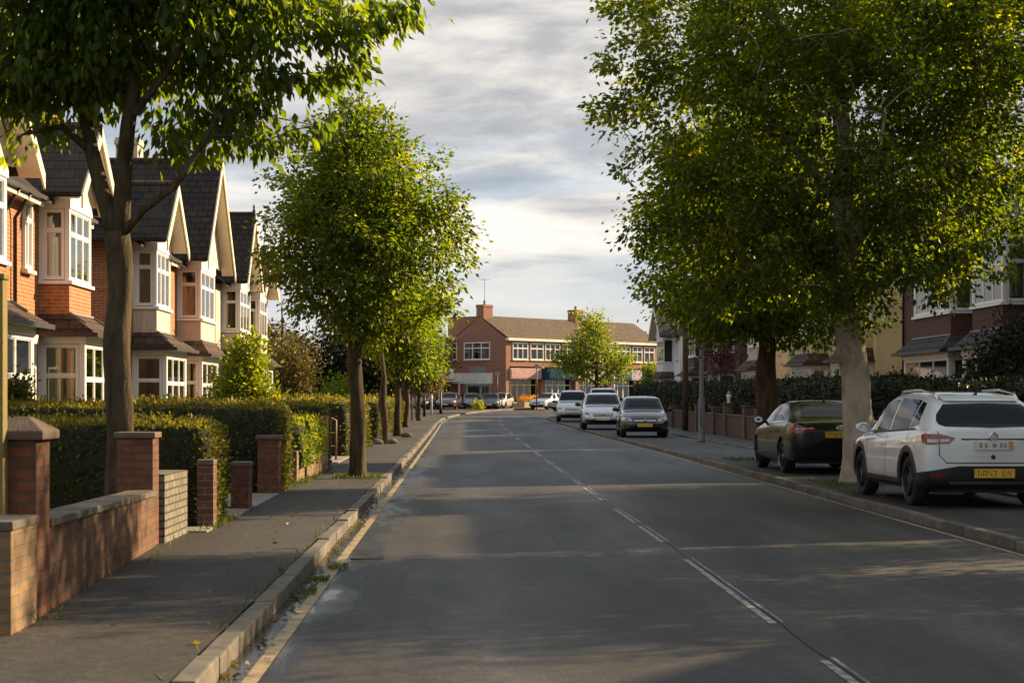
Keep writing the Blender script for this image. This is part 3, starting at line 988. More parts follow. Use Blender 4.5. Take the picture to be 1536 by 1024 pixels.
def window(parent, T, o, face, w, h, cols=2, transom=0.7, frame='upvc', curt=None, sill=True, fw=0.065, depth=0.07, name='window', top_cols=None):
    """window lying on the wall; face 'f' looks out along +x (width runs along y), 'n' looks along -y, 'p' along +y (width runs along x)"""
    ox, oy, oz = o
    if face == 'f':
        L = lambda u, v, d: T((ox + d, oy + u, oz + v))
    elif face == 'n':
        L = lambda u, v, d: T((ox + u, oy - d, oz + v))
    else:
        L = lambda u, v, d: T((ox + u, oy + d, oz + v))
    mb = MB()

    def bar(u0, u1, v0, v1, d0, d1, m=0):
        mb.hexa([L(u0, v0, d0), L(u1, v0, d0), L(u1, v1, d0), L(u0, v1, d0), L(u0, v0, d1), L(u1, v0, d1), L(u1, v1, d1), L(u0, v1, d1)], m)
    bar(0, w, 0, fw, 0.002, depth)
    bar(0, w, h - fw, h, 0.002, depth)
    bar(0, fw, fw, h - fw, 0.002, depth - 0.004)
    bar(w - fw, w, fw, h - fw, 0.002, depth - 0.004)
    tz = h * transom if transom else None
    if tz:
        bar(fw, w - fw, tz - 0.03, tz + 0.03, 0.002, depth - 0.008)
    for i in range(1, cols):
        u = w * i / cols
        bar(u - 0.028, u + 0.028, fw, h - fw, 0.002, depth - 0.012)
    # casements: thinner inner frames inside every light
    zs = [(fw, tz - 0.03), (tz + 0.03, h - fw)] if tz else [(fw, h - fw)]
    us = [w * i / cols for i in range(cols + 1)]
    for (v0, v1) in zs:
        for i in range(cols):
            u0 = us[i] + (fw if i == 0 else 0.028)
            u1 = us[i + 1] - (fw if i == cols - 1 else 0.028)
            if u1 - u0 > 0.2:
                t = 0.022
                bar(u0, u1, v0, v0 + t, 0.004, depth - 0.022)
                bar(u0, u1, v1 - t, v1, 0.004, depth - 0.022)
                bar(u0, u0 + t, v0 + t, v1 - t, 0.004, depth - 0.024)
                bar(u1 - t, u1, v0 + t, v1 - t, 0.004, depth - 0.024)
    bar(fw * 0.5, w - fw * 0.5, fw * 0.5, h - fw * 0.5, 0.001, 0.004, 1)
    wn = mb.build(name, [M[frame], M['room_dark']], parent)
    if sill:
        mb = MB()
        bar_ = lambda: None
        mb.hexa([L(-0.06, -0.09, 0), L(w + 0.06, -0.09, 0), L(w + 0.06, -0.005, 0), L(-0.06, -0.005, 0),
                 L(-0.06, -0.09, 0.13), L(w + 0.06, -0.09, 0.13), L(w + 0.06, -0.02, 0.13), L(-0.06, -0.02, 0.13)])
        mb.build('sill', M[frame if frame != 'upvc' else 'cream_paint'], wn)
    mb = MB()
    mb.hexa([L(fw * .6, fw * .6, 0.026), L(w - fw * .6, fw * .6, 0.026), L(w - fw * .6, h - fw * .6, 0.026), L(fw * .6, h - fw * .6, 0.026),
             L(fw * .6, fw * .6, 0.03), L(w - fw * .6, fw * .6, 0.03), L(w - fw * .6, h - fw * .6, 0.03), L(fw * .6, h - fw * .6, 0.03)])
    mb.build('pane', M['glass'], wn)
    if curt is None:
        curt = WR.choice(['pair', 'pair', 'net', 'left', 'none'])
    if curt != 'none':
        cm = {'pair': WR.choice(['curtain_a', 'curtain_b']), 'net': 'curtain_c', 'left': 'curtain_b', 'right': 'curtain_a', 'full': 'curtain_a'}[curt]
        spans = {'pair': [(0.04, 0.3 + 0.12 * WR.random()), (0.68, 0.96)], 'net': [(0.03, 0.97)], 'left': [(0.05, 0.6)], 'right': [(0.45, 0.96)], 'full': [(0.03, 0.97)]}[curt]
        for a, b in spans:
            mb = MB()
            k = max(6, int((b - a) * w / 0.035))
            vs, fs = [], []
            for i in range(k + 1):
                u = (a + (b - a) * i / k) * w
                d = 0.012 + 0.006 * math.sin(i * 1.35 + WR.random())
                vs += [L(u, fw * 0.7, d), L(u, h - fw * 0.7, d)]
            for i in range(k):
                fs.append((2 * i, 2 * i + 2, 2 * i + 3, 2 * i + 1))
            mb.add(vs, fs)
            mb.build('curtain', M[cm], wn, recalc=False)
    return wn


def pitched(mb, T, x0, x1, y0, y1, ze, zr, over=0.25, th=0.1, axis='y', drop=0.0, mi=0):
    """two roof slabs; axis: the way the ridge runs"""
    if axis == 'y':
        xm = (x0 + x1) / 2
        for xe, s in ((x0, -1), (x1, 1)):
            k = (zr - ze) / abs(xe - xm)
            xo, zo = xe + s * over, ze - k * over
            mb.add([T(p) for p in ((xo, y0, zo), (xm, y0, zr), (xm, y0, zr + th * 1.4), (xo, y0, zo + th), (xo, y1, zo), (xm, y1, zr), (xm, y1, zr + th * 1.4), (xo, y1, zo + th))],
                       [(0, 1, 2, 3), (7, 6, 5, 4), (0, 4, 5, 1), (1, 5, 6, 2), (2, 6, 7, 3), (3, 7, 4, 0)], mi)
    else:
        ym = (y0 + y1) / 2
        for ye, s in ((y0, -1), (y1, 1)):
            k = (zr - ze) / abs(ye - ym)
            yo, zo = ye + s * over, ze - k * over
            mb.add([T(p) for p in ((x0, yo, zo), (x0, ym, zr), (x0, ym, zr + th * 1.4), (x0, yo, zo + th), (x1, yo, zo), (x1, ym, zr), (x1, ym, zr + th * 1.4), (x1, yo, zo + th))],
                   [(0, 1, 2, 3), (7, 6, 5, 4), (0, 4, 5, 1), (1, 5, 6, 2), (2, 6, 7, 3), (3, 7, 4, 0)], mi)


def chimney(house, T, x, y, z0, z1, sx=0.55, sy=0.9, mat='brick_red', pots=3):
    mb = MB()
    mb.box(x - sx / 2, x + sx / 2, y - sy / 2, y + sy / 2, z0, z1 - 0.22, 0, T)
    mb.box(x - sx / 2 - .05, x + sx / 2 + .05, y - sy / 2 - .05, y + sy / 2 + .05, z1 - 0.219, z1 - 0.1, 0, T)
    mb.box(x - sx / 2 - .02, x + sx / 2 + .02, y - sy / 2 - .02, y + sy / 2 + .02, z1 - 0.099, z1, 0, T)
    ch = mb.build('chimney', M[mat], house)
    for i in range(pots):
        c = T((x, y + (i - (pots - 1) / 2) * sy / max(pots, 1), z1 + 0.001))
        m2 = MB()
        m2.lathe([(0.13, 0), (0.12, 0.1), (0.1, 0.3), (0.125, 0.33), (0.125, 0.38), (0.09, 0.4)], c, 'z', 10)
        m2.build('chimney_pot', M['pot'], ch, smooth=True)
    return ch


def house(label, T, y0, y1, wall, bay, gable, depth=8.0, eave=5.55, ridge=8.7, lower=None, bay_panel=None, slim=(), door=None, chim=None, roof='tile_dark',
          group='bay-fronted houses', gplaster='plaster', cat='house', z0=0.0, detail=True, open_end='n', lower_roof='tile_brown', pipe=None, extra_win=(), barge='cream_paint'):
    """bay: (y0, y1, proj); lower: (y0, y1, proj); gable: (y0, y1, apex z); slim: [(y, w, z, h)] first-floor windows; door: (y, w)"""
    base = T((-depth / 2, (y0 + y1) / 2, z0))
    H = thing('terraced_house', label, cat, base, group)
    mb = MB()
    xm = -depth / 2
    poly = [(0, y0, z0 - 0.1), (0, y0, eave), (xm, y0, ridge - 0.12), (-depth, y0, eave), (-depth, y0, z0 - 0.1)]
    P = [T(p) for p in poly] + [T((p[0], y1, p[2])) for p in poly]
    mb.add(P, [(4, 3, 2, 1, 0)] + [(i, (i + 1) % 5, 5 + (i + 1) % 5, 5 + i) for i in range(5)])
    mb.add(P, [(5, 6, 7, 8, 9)], 1)  # far end wall darkened to cut the warm light bouncing off it
    mb.build('wall', [M[wall], M['brick_dark' if 'brick' in wall or 'pink' in wall else wall]], H)
    mb = MB()
    pitched(mb, T, -depth, 0, y0 - (0.18 if 'n' in open_end else -0.004), y1 + (0.18 if 'p' in open_end else -0.004), eave + 0.02, ridge, 0.32, 0.1, 'y')
    rf = mb.build('roof', M[roof], H)
    mb = MB()
    c0, c1 = T((xm, y0 - 0.1, ridge + 0.12)), T((xm, y1 + 0.1, ridge + 0.12))
    mb.tube([c0, c1], 0.1, 8)
    mb.build('ridge_tile', M['tile_brown'], rf)
    # gutter and fascia along the eaves, interrupted by the bay gable
    spans = [(y0, y1)]
    if gable:
        spans = [(y0, gable[0] - 0.02), (gable[1] + 0.02, y1)]
    for a, b in spans:
        if b - a > 0.2:
            mb = MB()
            mb.box(0.003, 0.30, a, b, eave - 0.31, eave - 0.27, 0, T)
            mb.box(0.301, 0.33, a, b, eave - 0.36, eave - 0.17, 0, T)
            mb.box(0.331, 0.43, a, b, eave - 0.25, eave - 0.17, 1, T)
            mb.build('gutter', [M['cream_paint'], M['gutter']], H)
    if pipe is not None:
        mb = MB()
        pts = [T((0.36, pipe, eave - 0.25)), T((0.2, pipe, eave - 0.5)), T((0.07, pipe, eave - 0.7)), T((0.07, pipe, 0.1))]
        mb.tube(pts, 0.04, 8)
        mb.build('downpipe', M['gutter'], H, smooth=True, recalc=False)
    if bay:
        by0, by1, p = bay
        lp = (lower or (by0 - .3, by1 + .3, p + .3))
        zl, zs, zt, zc = 3.0, 3.8, 5.26, 5.52
        mb = MB()
        mb.box(0.003, p, by0, by1, zl - 0.3, zs, 0, T)
        mb.build('bay_panel', M[bay_panel or wall], H)
        mb = MB()
        e = 0.09
        mb.box(0.003, p - 0.06, by0 + 0.06, by1 - 0.06, zs + 0.001, zt, 1, T)
        for (xa, ya) in ((p - e, by0), (p - e, by1 - e)):
            mb.box(xa, p + 0.004, ya - 0.004, ya + e + 0.004, zs + 0.001, zt, 0, T)
        mb.box(0.003, 0.09, by0 - 0.004, by0 + 0.058, zs + 0.001, zt, 0, T)
        mb.box(0.003, 0.09, by1 - 0.058, by1 + 0.004, zs + 0.001, zt, 0, T)
        mb.box(0.003, p + 0.03, by0 - 0.03, by1 + 0.03, zt + 0.001, zc, 0, T)
        mb.box(0.003, p + 0.07, by0 - 0.06, by1 + 0.06, zs - 0.07, zs + 0.0005, 0, T)
        mb.build('bay_frame', [M['upvc'], M['room_dark']], H)
        W = by1 - by0
        window(H, T, (p - 0.06, by0 + e + .005, zs + 0.02), 'f', W - 2 * e - .01, zt - zs - 0.03, 3 if W > 1.5 else 2, 0.66, 'upvc', None, False, 0.05, 0.062)
        if detail:
            window(H, T, (0.09, by0 + 0.06, zs + 0.02), 'n', p - e - 0.1, zt - zs - 0.03, 1, 0.7, 'upvc', WR.choice(['left', 'pair', 'net', 'pair']), False, 0.05, 0.062)
            window(H, T, (0.09, by1 - 0.06, zs + 0.02), 'p', p - e - 0.1, zt - zs - 0.03, 1, 0.7, 'upvc', 'none', False, 0.05, 0.062)
        # lower bay
        ly0, ly1, q = lp
        zb, zw, ze = 0.72, 0.75, 2.52
        mb = MB()
        mb.box(0.003, q, ly0, ly1, z0 - 0.1, zb, 0, T)
        mb.build('bay_base', M[bay_panel or wall], H)
        mb = MB()
        mb.box(0.003, q - 0.06, ly0 + 0.06, ly1 - 0.06, zb + 0.001, ze, 1, T)
        for ya in (ly0, ly1 - 0.11):
            mb.box(q - 0.11, q + 0.004, ya - 0.004, ya + 0.114, zb + 0.001, ze, 0, T)
            mb.box(0.003, 0.1, ya - 0.004, ya + 0.114, zb + 0.001, ze, 0, T)
        mb.box(0.003, q + 0.03, ly0 - 0.03, ly1 + 0.03, ze + 0.001, ze + 0.17, 0, T)
        mb.box(0.003, q + 0.08, ly0 - 0.07, ly1 + 0.07, zb - 0.06, zb + 0.0005, 0, T)
        mb.build('bay_frame', [M['upvc'], M['room_dark']], H)
        window(H, T, (q - 0.06, ly0 + 0.12, zw), 'f', ly1 - ly0 - 0.24, ze - zw - 0.01, 3 if ly1 - ly0 > 2.2 else 2, 0.6, 'upvc', None, False, 0.055, 0.062)
        if detail:
            window(H, T, (0.1, ly0 + 0.06, zw), 'n', q - 0.22, ze - zw - 0.01, 1, 0.64, 'upvc', WR.choice(['net', 'pair', 'net']), False, 0.05, 0.062)
            window(H, T, (0.1, ly1 - 0.06, zw), 'p', q - 0.22, ze - zw - 0.01, 1, 0.64, 'upvc', 'none', False, 0.05, 0.062)
        # pent roof over the lower bay, hipped at both ends
        o = 0.22
        zg, zt2 = ze + 0.2, 3.12
        mb = MB()
        A = [(0.002, ly0 - o, zg), (q + o, ly0 - o, zg), (q + o, ly1 + o, zg), (0.002, ly1 + o, zg)]
        B = [(0.002, by0 - .1, zt2), (p + 0.03, by0 - .06, zt2), (p + 0.03, by1 + .06, zt2), (0.002, by1 + .1, zt2)]
        A2 = [(a[0], a[1], a[2] + 0.05) for a in A]
        mb.add([T(a) for a in A + A2 + B], [(0, 1, 2, 3), (0, 1, 5, 4), (1, 2, 6, 5), (2, 3, 7, 6), (3, 0, 4, 7), (4, 5, 9, 8), (5, 6, 10, 9), (6, 7, 11, 10), (7, 4, 8, 11), (8, 9, 10, 11)])
        br = mb.build('bay_roof', M[lower_roof], H)
        mb = MB()
        mb.box(0.003, q + o - 0.02, ly0 - o + 0.02, ly1 + o - 0.02, zg - 0.035, zg - 0.003, 1, T)
        mb.box(q + o + 0.003, q + o + 0.1, ly0 - o - 0.06, ly1 + o + 0.06, zg - 0.07, zg + 0.02, 0, T)
        mb.box(0.003, q + o, ly0 - o - 0.1, ly0 - o - 0.003, zg - 0.07, zg + 0.02, 0, T)
        mb.box(0.003, q + o, ly1 + o + 0.003, ly1 + o + 0.1, zg - 0.07, zg + 0.02, 0, T)
        mb.build('gutter', [M['gutter'], M['cream_paint']], br)
        mb = MB()
        mb.tube([T((q + .03, by0 - 0.05, zt2 - 0.18)), T((p + 0.03, by0 - .05, zt2 + 0.02)), T((p + 0.03, by1 + .05, zt2 + 0.02)), T((q + .03, by1 + .05, zt2 - 0.18))], 0.03, 6)
        mb.build('flashing', M['lead'], br)
    if gable:
        ga, gb, ap = gable
        gx = (bay[2] if bay else 0) + 0.02
        ov = 0.42
        gm = (ga + gb) / 2
        ge = 5.53
        mb = MB()
        tri = [(0, ga + 0.2, ge), (0, gb - 0.2, ge), (0, gm, ap - 0.2)]
        mb.add([T((gx - 0.08, a[1], a[2])) for a in tri] + [T((gx, a[1], a[2])) for a in tri], [(0, 1, 2), (5, 4, 3), (0, 3, 4, 1), (1, 4, 5, 2), (2, 5, 3, 0)])
        mb.build('gable', M[gplaster], H)
        mb = MB()
        pitched(mb, T, -depth / 2 + 0.3, gx + ov, ga, gb, ge - 0.12, ap, 0.02, 0.1, 'x')
        gr = mb.build('gable_roof', M[roof], H)
        mb = MB()
        mb.tube([T((-depth / 2, gm, ap + 0.11)), T((gx + ov, gm, ap + 0.11))], 0.09, 8)
        mb.lathe([(0.05, 0.0), (0.06, 0.08), (0.03, 0.12), (0.04, 0.22), (0.01, 0.3)], T((gx + ov - 0.05, gm, ap + 0.16)), 'z', 8)
        mb.build('ridge_tile', M['tile_brown'], gr)
        # soffit boards under the overhang, barge boards on its edge
        mb = MB()
        for ye, s in ((ga, 1), (gb, -1)):
            zk = ge - 0.12
            for xa, xb, dz0, dz1 in ((gx + 0.003, gx + ov - 0.04, -0.05, -0.012),):
                mb.add([T(q) for q in ((xa, ye, zk + dz0), (xa, gm, ap + dz0), (xb, gm, ap + dz0), (xb, ye, zk + dz0), (xa, ye, zk + dz1), (xa, gm, ap + dz1), (xb, gm, ap + dz1), (xb, ye, zk + dz1))],
                       [(0, 1, 2, 3), (4, 5, 6, 7), (0, 1, 5, 4), (1, 2, 6, 5), (2, 3, 7, 6), (3, 0, 4, 7)])
        mb.build('soffit', M[barge], gr)
        mb = MB()
        for ye, s in ((ga, -1), (gb, 1)):
            zk = ge - 0.12
            xa, xb = gx + ov + 0.002, gx + ov + 0.04
            yo = ye + s * 0.06
            zo = zk - 0.06 * (ap - zk) / abs(gm - ye)
            mb.add([T(q) for q in ((xa, yo, zo - 0.2), (xa, gm, ap - 0.2), (xa, gm, ap + 0.1), (xa, yo, zo + 0.08), (xb, yo, zo - 0.2), (xb, gm, ap - 0.2), (xb, gm, ap + 0.1), (xb, yo, zo + 0.08))],
                   [(0, 1, 2, 3), (4, 5, 6, 7), (0, 1, 5, 4), (1, 2, 6, 5), (2, 3, 7, 6), (3, 0, 4, 7)])
        mb.build('barge_board', M[barge], gr)
    for (yy, ww, zz, hh) in slim:
        window(H, T, (0.004, yy, zz), 'f', ww, hh, 2 if ww > 0.6 else 1, 0.64, 'upvc', 'net')
    for (yy, ww, zz, hh, cols) in extra_win:
        window(H, T, (0.004, yy, zz), 'f', ww, hh, cols, 0.66, 'upvc', None)
    if door:
        yy, ww = door
        mb = MB()
        mb.box(0.003, 0.09, yy, yy + 0.1, 0.1, 2.5, 0, T)
        mb.box(0.003, 0.09, yy + ww - 0.1, yy + ww, 0.1, 2.5, 0, T)
        mb.box(0.003, 0.12, yy - 0.05, yy + ww + 0.05, 2.5, 2.68, 0, T)
        mb.box(0.003, 0.08, yy + 0.1, yy + ww - 0.1, 2.02, 2.08, 0, T)
        mb.box(0.003, 0.012, yy + 0.1, yy + ww - 0.1, 2.08, 2.5, 1, T)
        mb.build('door_frame', [M['cream_paint'], M['room_dark']], H)
        mb = MB()
        mb.box(0.004, 0.045, yy + 0.103, yy + ww - 0.103, 0.12, 2.018, 0, T)
        for k in range(2):
            for j in range(2):
                a = yy + 0.2 + j * (ww - 0.36) / 2
                mb.box(0.046, 0.06, a, a + (ww - 0.6) / 2, 0.3 + k * 0.85, 0.95 + k * 0.9, 0, T)
        d = mb.build('door', M['door_green'], H)
        mb = MB()
        mb.lathe([(0.012, 0), (0.012, 0.04), (0.03, 0.05), (0.03, 0.07), (0.01, 0.085)], T((0.05, yy + 0.25, 1.05)), 'x', 8)
        mb.build('handle', M['lead'], d)
    if chim:
        for c in chim:
            chimney(rf, T, *c)
    return H


TL = frame_T((-8.6, 0, 0.1), (1, 0), (0, 1))
GL = 'bay-fronted houses on the left side of the street'
house('red brick house at the left edge with only its bay end and gable showing', TL, 26.0, 33.6, 'brick_red', (28.9, 31.4, 0.62), (28.2, 32.2, 6.95),
      lower=(28.4, 32.0, 0.95), slim=(), door=(32.3, 1.1), group=GL, open_end='n', pipe=33.35)
house('red brick house with the nearest complete square white bay and cream gable on the left', TL, 33.6, 40.2, 'brick_red', (36.4, 38.5, 0.62), (35.5, 39.2, 6.95),
      lower=(36.3, 39.3, 0.95), slim=((35.0, 0.62, 3.95, 1.5),), door=(34.7, 1.15), group=GL, open_end='p', pipe=34.2, chim=[(-4.2, 33.7, 7.6, 9.7)])
house('house with peeling whitish bay panel and small gable behind the forked tree', TL, 46.3, 51.0, 'brick_red', (46.75, 48.9, 0.62), (45.7, 49.2, 6.95),
      lower=(46.6, 49.9, 0.9), slim=((49.9, 0.6, 3.95, 1.4),), door=None, group=GL, open_end='n', bay_panel='panel_old', pipe=50.8, chim=[(-3.1, 51.0, 7.4, 9.3)])
house('tall-gabled house with pale pink rendered bay, its ridge the highest in the row', TL, 51.0, 58.8, 'brick_red', (53.9, 56.9, 0.72), (52.3, 58.4, 8.6),
      lower=(53.6, 57.1, 0.8), slim=((57.6, 0.75, 3.7, 1.5),), door=(51.4, 1.1), group=GL, open_end='p', bay_panel='render_pink', ridge=9.0, pipe=57.3, gplaster='plaster',
      chim=[(-2.2, 58.1, 7.0, 9.75, 0.7, 0.95, 'panel_old', 2)])
house('cream rendered house with steep dark gable, partly behind the bright green bush', TL, 62.3, 68.0, 'render_pink', (63.9, 66.9, 0.66), (62.4, 67.0, 7.9),
      lower=(63.7, 67.1, 0.75), slim=(), door=None, group=GL, open_end='n', bay_panel='render_cream', roof='tile_dark', pipe=67.6)
house('farthest cream rendered house of the left row, with the smallest gable', TL, 68.0, 75.0, 'render_pink', (70.0, 72.6, 0.66), (67.9, 72.9, 6.9),
      lower=(69.8, 73.0, 0.85), slim=((73.4, 0.8, 3.9, 1.4),), door=(73.5, 1.0), group=GL, open_end='p', bay_panel='render_cream', roof='tile_brown', pipe=74.7)

TR = frame_T((14.2, 0, 0.13), (-1, 0), (0, 1))
GR = 'houses on the right side of the street'
house('plain dull brick house added unseen on the right to shade the road, near the camera', TR, 3.0, 10.5, 'brick_dull', None, None, group=GR, open_end='np', roof='slate', extra_win=((4, 1.6, 0.8, 1.6, 3), (7.2, 1.6, 0.8, 1.6, 3), (4, 1.6, 3.8, 1.4, 3), (7.2, 1.6, 3.8, 1.4, 3)))  # unseen house added to keep the near road in shade
house('plain brick house added unseen on the right to bound a sun gap, beside the white car', TR, 10.5, 18.5, 'brick_dull', None, None, group=GR, open_end='np', roof='slate', extra_win=((12, 1.6, 0.8, 1.6, 3), (15.2, 1.6, 0.8, 1.6, 3), (12, 1.6, 3.8, 1.4, 3), (15.2, 1.6, 3.8, 1.4, 3)))  # out-of-view house, added so its shade bounds the sunlit gap
house('plain brick house added unseen on the right for road shade, before the edge house', TR, 28.0, 34.0, 'brick_dull', None, None, group=GR, open_end='np', roof='slate', extra_win=((29, 1.6, 0.8, 1.6, 3), (31.8, 1.4, 0.8, 1.6, 2), (29, 1.6, 3.8, 1.4, 3), (31.8, 1.4, 3.8, 1.4, 2)))  # unseen house added to darken the right half of the road
house('red brick house at the right edge with a small arched upper window and slate roof', TR, 41.2, 48.9, 'brick_dull', (45.1, 47.8, 0.7), None, lower=(44.7, 48.2, 0.85), slim=((48.15, 0.5, 3.9, 1.4), (43.3, 0.8, 4.1, 1.0)), door=(42.0, 1.1), group=GR,
      open_end='n', roof='slate', lower_roof='slate', ridge=9.0, pipe=44.0)
house('dull brick house with white bay windows between pale trunk and right-edge house', TR, 48.9, 58.3, 'brick_dull', (49.9, 54.0, 0.7), None, lower=(49.6, 54.6, 0.85), slim=((54.6, 0.7, 3.9, 1.4),), door=(55.0, 1.1), group=GR,
      open_end='p', roof='slate', lower_roof='slate', ridge=9.0, pipe=57.9, chim=[(-4, 49.0, 8.0, 10.2)])
house('yellowed cream rendered terraced house just left of the pale trunk', TR, 62.0, 69.5, 'render_yellow', (62.6, 65.4, 0.6), None, lower=(62.5, 65.6, 0.75), slim=((66.4, 1.6, 3.9, 1.3),), door=(67.0, 1.1), group=GR,
      open_end='n', roof='tile_brown', pipe=66.2)
house('cream rendered terraced house with dark bay roofs between the two right-hand trunks', TR, 69.5, 79.0, 'render_yellow', (70.3, 73.5, 0.6), None, lower=(70.1, 73.8, 0.75), slim=((74.8, 1.6, 3.9, 1.3),), door=(75.5, 1.1), group=GR,
      open_end='p', roof='tile_brown', pipe=74.5)
house('whitish rendered house seen beyond the dark right-hand trunk', TR, 82.5, 90.5, 'render_pink', (83.6, 86.5, 0.6), None, lower=(83.4, 86.9, 0.8), slim=((88.0, 1.2, 3.9, 1.3),), door=(88.0, 1.1), group=GR,
      open_end='np', roof='tile_brown', pipe=90.1)
house('brown brick terraced house with white windows right of the grey lamp post', TR, 93.0, 103.0, 'brick_dull', (94.5, 97.5, 0.7), None, lower=(94.2, 98.0, 0.9), slim=((99.0, 1.6, 3.9, 1.4),), door=(100.0, 1.1), group=GR,
      open_end='n', roof='tile_brown', detail=False)
house('brown brick house with red tiled bay roof left of the grey lamp post', TR, 103.0, 115.0, 'brick_dull', (105.5, 109, 0.7), (104.8, 109.7, 7.6), lower=(105.0, 109.6, 1.0), slim=((111.0, 1.6, 3.9, 1.4),), door=(112.0, 1.1), group=GR,
      open_end='p', roof='tile_brown', detail=False)
house('white rendered house with a dark slate gable at the far end of the right row', TR, 118.5, 129.0, 'render_white', (122.0, 126.0, 0.7), (120.4, 127.6, 7.6), lower=(121.5, 126.5, 0.8), slim=((119.2, 1.3, 3.9, 1.5),), door=(119.4, 1.1), group=GR,
      open_end='np', roof='slate', bay_panel='render_white', gplaster='render_white', ridge=8.2, depth=9, detail=False)

# ------------------------------------------------------------------ the shopping parade across the end of the street
M['sign_navy'] = simple('navy_shop_sign', (0.016, 0.05, 0.085), 0.95, 0.15, 2.0, spec=0.05)
M['sign_pink'] = simple('pink_shop_fascia', (0.42, 0.27, 0.26), 0.95, 0.15, 1.5, spec=0.05)
M['sign_white'] = simple('white_shop_fascia', (0.62, 0.6, 0.55), 0.95, 0.1, 1.5, spec=0.05)
M['sign_teal'] = simple('teal_shop_sign', (0.03, 0.09, 0.13), 0.95, 0.15, 2.0, spec=0.05)
M['sign_lilac'] = simple('lilac_shop_sign', (0.42, 0.33, 0.45), 0.95, 0.15, 2.0, spec=0.05)
M['yellow_frame'] = simple('yellow_frame_paint', (0.6, 0.5, 0.16), 0.5, 0.1, 3.0)
M['white_awning'] = simple('white_canopy', (0.66, 0.6, 0.52), 0.6, 0.1, 1.5)
GB = 0.46
TP = frame_T((3.85, 165, GB), (0.75, -0.66), (0.66, 0.75))
PB = thing('shopping_parade', 'two-storey red brick parade of shops with brown tiled roof closing the end of the street', 'shops', TP((-4, 10, 0)))
LEN, DEP, EV, RD = 24.0, 7.0, 6.55, 8.5
mb = MB()
mb.box(-DEP, 0, 0, LEN, 3.9, EV, 0, TP)
mb.box(-DEP, -1.2, 0, LEN, -0.2, 3.899, 0, TP)
for yy in (0, 5.2, 10.4, 15.6, 20.8, LEN - 0.45):
    mb.box(-1.199, 0.0, yy, yy + 0.45, -0.2, 3.899, 0, TP)
mb.add([TP(q) for q in ((-0.2, 0, EV + .001), (-3.2, 0, RD), (-6.2, 0, EV + .001), (-0.2, 0.3, EV + .001), (-3.2, 0.3, RD), (-6.2, 0.3, EV + .001))], [(0, 1, 2), (3, 4, 5), (0, 1, 4, 3), (1, 2, 5, 4), (0, 2, 5, 3)])
mb.build('wall', M['brick_parade'], PB)
mb = MB()
mb.box(-7.2, -3.35, 0.06, 2.8, 6.6, 8.5, 0, TP)
mb.box(-7.25, -3.3, 0.0, 2.85, 8.501, 8.58, 0, TP)
mb.build('parapet', M['brick_parade'], PB)
mb = MB()
pitched(mb, TP, -6.4, 0, 0.05, LEN + 0.2, EV + 0.02, RD, 0.3, 0.1, 'y')
prf = mb.build('roof', M['tile_parade'], PB)
mb = MB()
mb.box(0.003, 0.35, -0.05, LEN, EV - 0.28, EV - 0.05, 0, TP)
mb.build('fascia', M['cream_paint'], PB)
for yy in (0.7, 14.5):
    chimney(prf, TP, -3.2, yy, 8.0, 9.65, 0.9, 1.3, 'brick_parade', 1)
mb = MB()
a0 = TP((-3.2, 0.7, 9.9))
mb.tube([a0, a0 + Vector((0, 0, 2.2))], 0.02, 5)
for k in range(5):
    q = a0 + Vector((0, 0, 2.1))
    mb.tube([q + Vector((-0.5 + 0.22 * k, -0.25, 0)), q + Vector((-0.5 + 0.22 * k, 0.25, 0))], 0.012, 4)
mb.tube([a0 + Vector((-0.5, 0, 2.1)), a0 + Vector((0.5, 0, 2.1))], 0.014, 4)
mb.build('aerial', M['gutter'], PB)
for (yy, ww, cols) in ((0.9, 2.2, 3), (3.5, 1.9, 2), (5.7, 2.2, 3), (8.3, 2.2, 3), (11.0, 2.2, 3), (14.2, 2.2, 3), (17.0, 2.2, 3), (19.6, 1.6, 2), (21.6, 1.7, 2)):
    window(PB, TP, (0.004, yy, 4.55), 'f', ww, 1.55, cols, 0.66, 'upvc', WR.choice(['net', 'pair', 'none']), True)
shops = [('sign_pink', 0.45, 4.75, 0.0), ('sign_navy', 4.95, 4.6, 0.9), ('sign_white', 9.65, 5.4, 0.0), ('sign_teal', 15.2, 3.6, 0.4), ('sign_lilac', 18.9, 2.2, 0.0), ('sign_navy', 21.2, 2.6, 0.0)]
for sm, ya, wd, pr in shops:
    mb = MB()
    mb.box(0.003, 0.16 + pr, ya + 0.03, ya + wd - 0.03, 2.75, 3.75, 0, TP)
    mb.box(0.161 + pr, 0.19 + pr, ya + 0.13, ya + wd - 0.13, 2.87, 3.63, 0, TP)
    mb.build('shop_sign', M[sm], PB, bevel=0.01)
for i, yy in enumerate((0.45, 5.65, 10.85, 16.05, 21.25)):
    wd = 4.75 if yy < 21 else 2.3
    mb = MB()
    fr = 1 if i == 0 else 0
    mb.box(-1.195, -0.62, yy + 0.003, yy + wd - 0.003, -0.1, 0.5, 2, TP)
    nb = 5
    for k in range(nb + 1):
        u = yy + 0.05 + (wd - 0.1) * k / nb
        mb.box(-0.7, -0.615, u - 0.05, u + 0.05, 0.501, 2.7, fr, TP)
    mb.box(-0.7, -0.618, yy + 0.1, yy + wd - 0.1, 2.15, 2.24, fr, TP)
    mb.box(-0.7, -0.612, yy + 0.1, yy + wd - 0.1, 0.502, 0.6, fr, TP)
    mb.box(-1.19, -1.185, yy + 0.1, yy + wd - 0.1, 0.5, 2.74, 2, TP)
    sf = mb.build('shopfront', [M['upvc'], M['yellow_frame'], M['room_dark']], PB)
    mb = MB()
    mb.box(-0.66, -0.65, yy + 0.06, yy + wd - 0.06, 0.61, 2.69, 0, TP)
    mb.build('pane', M['glass'], sf)
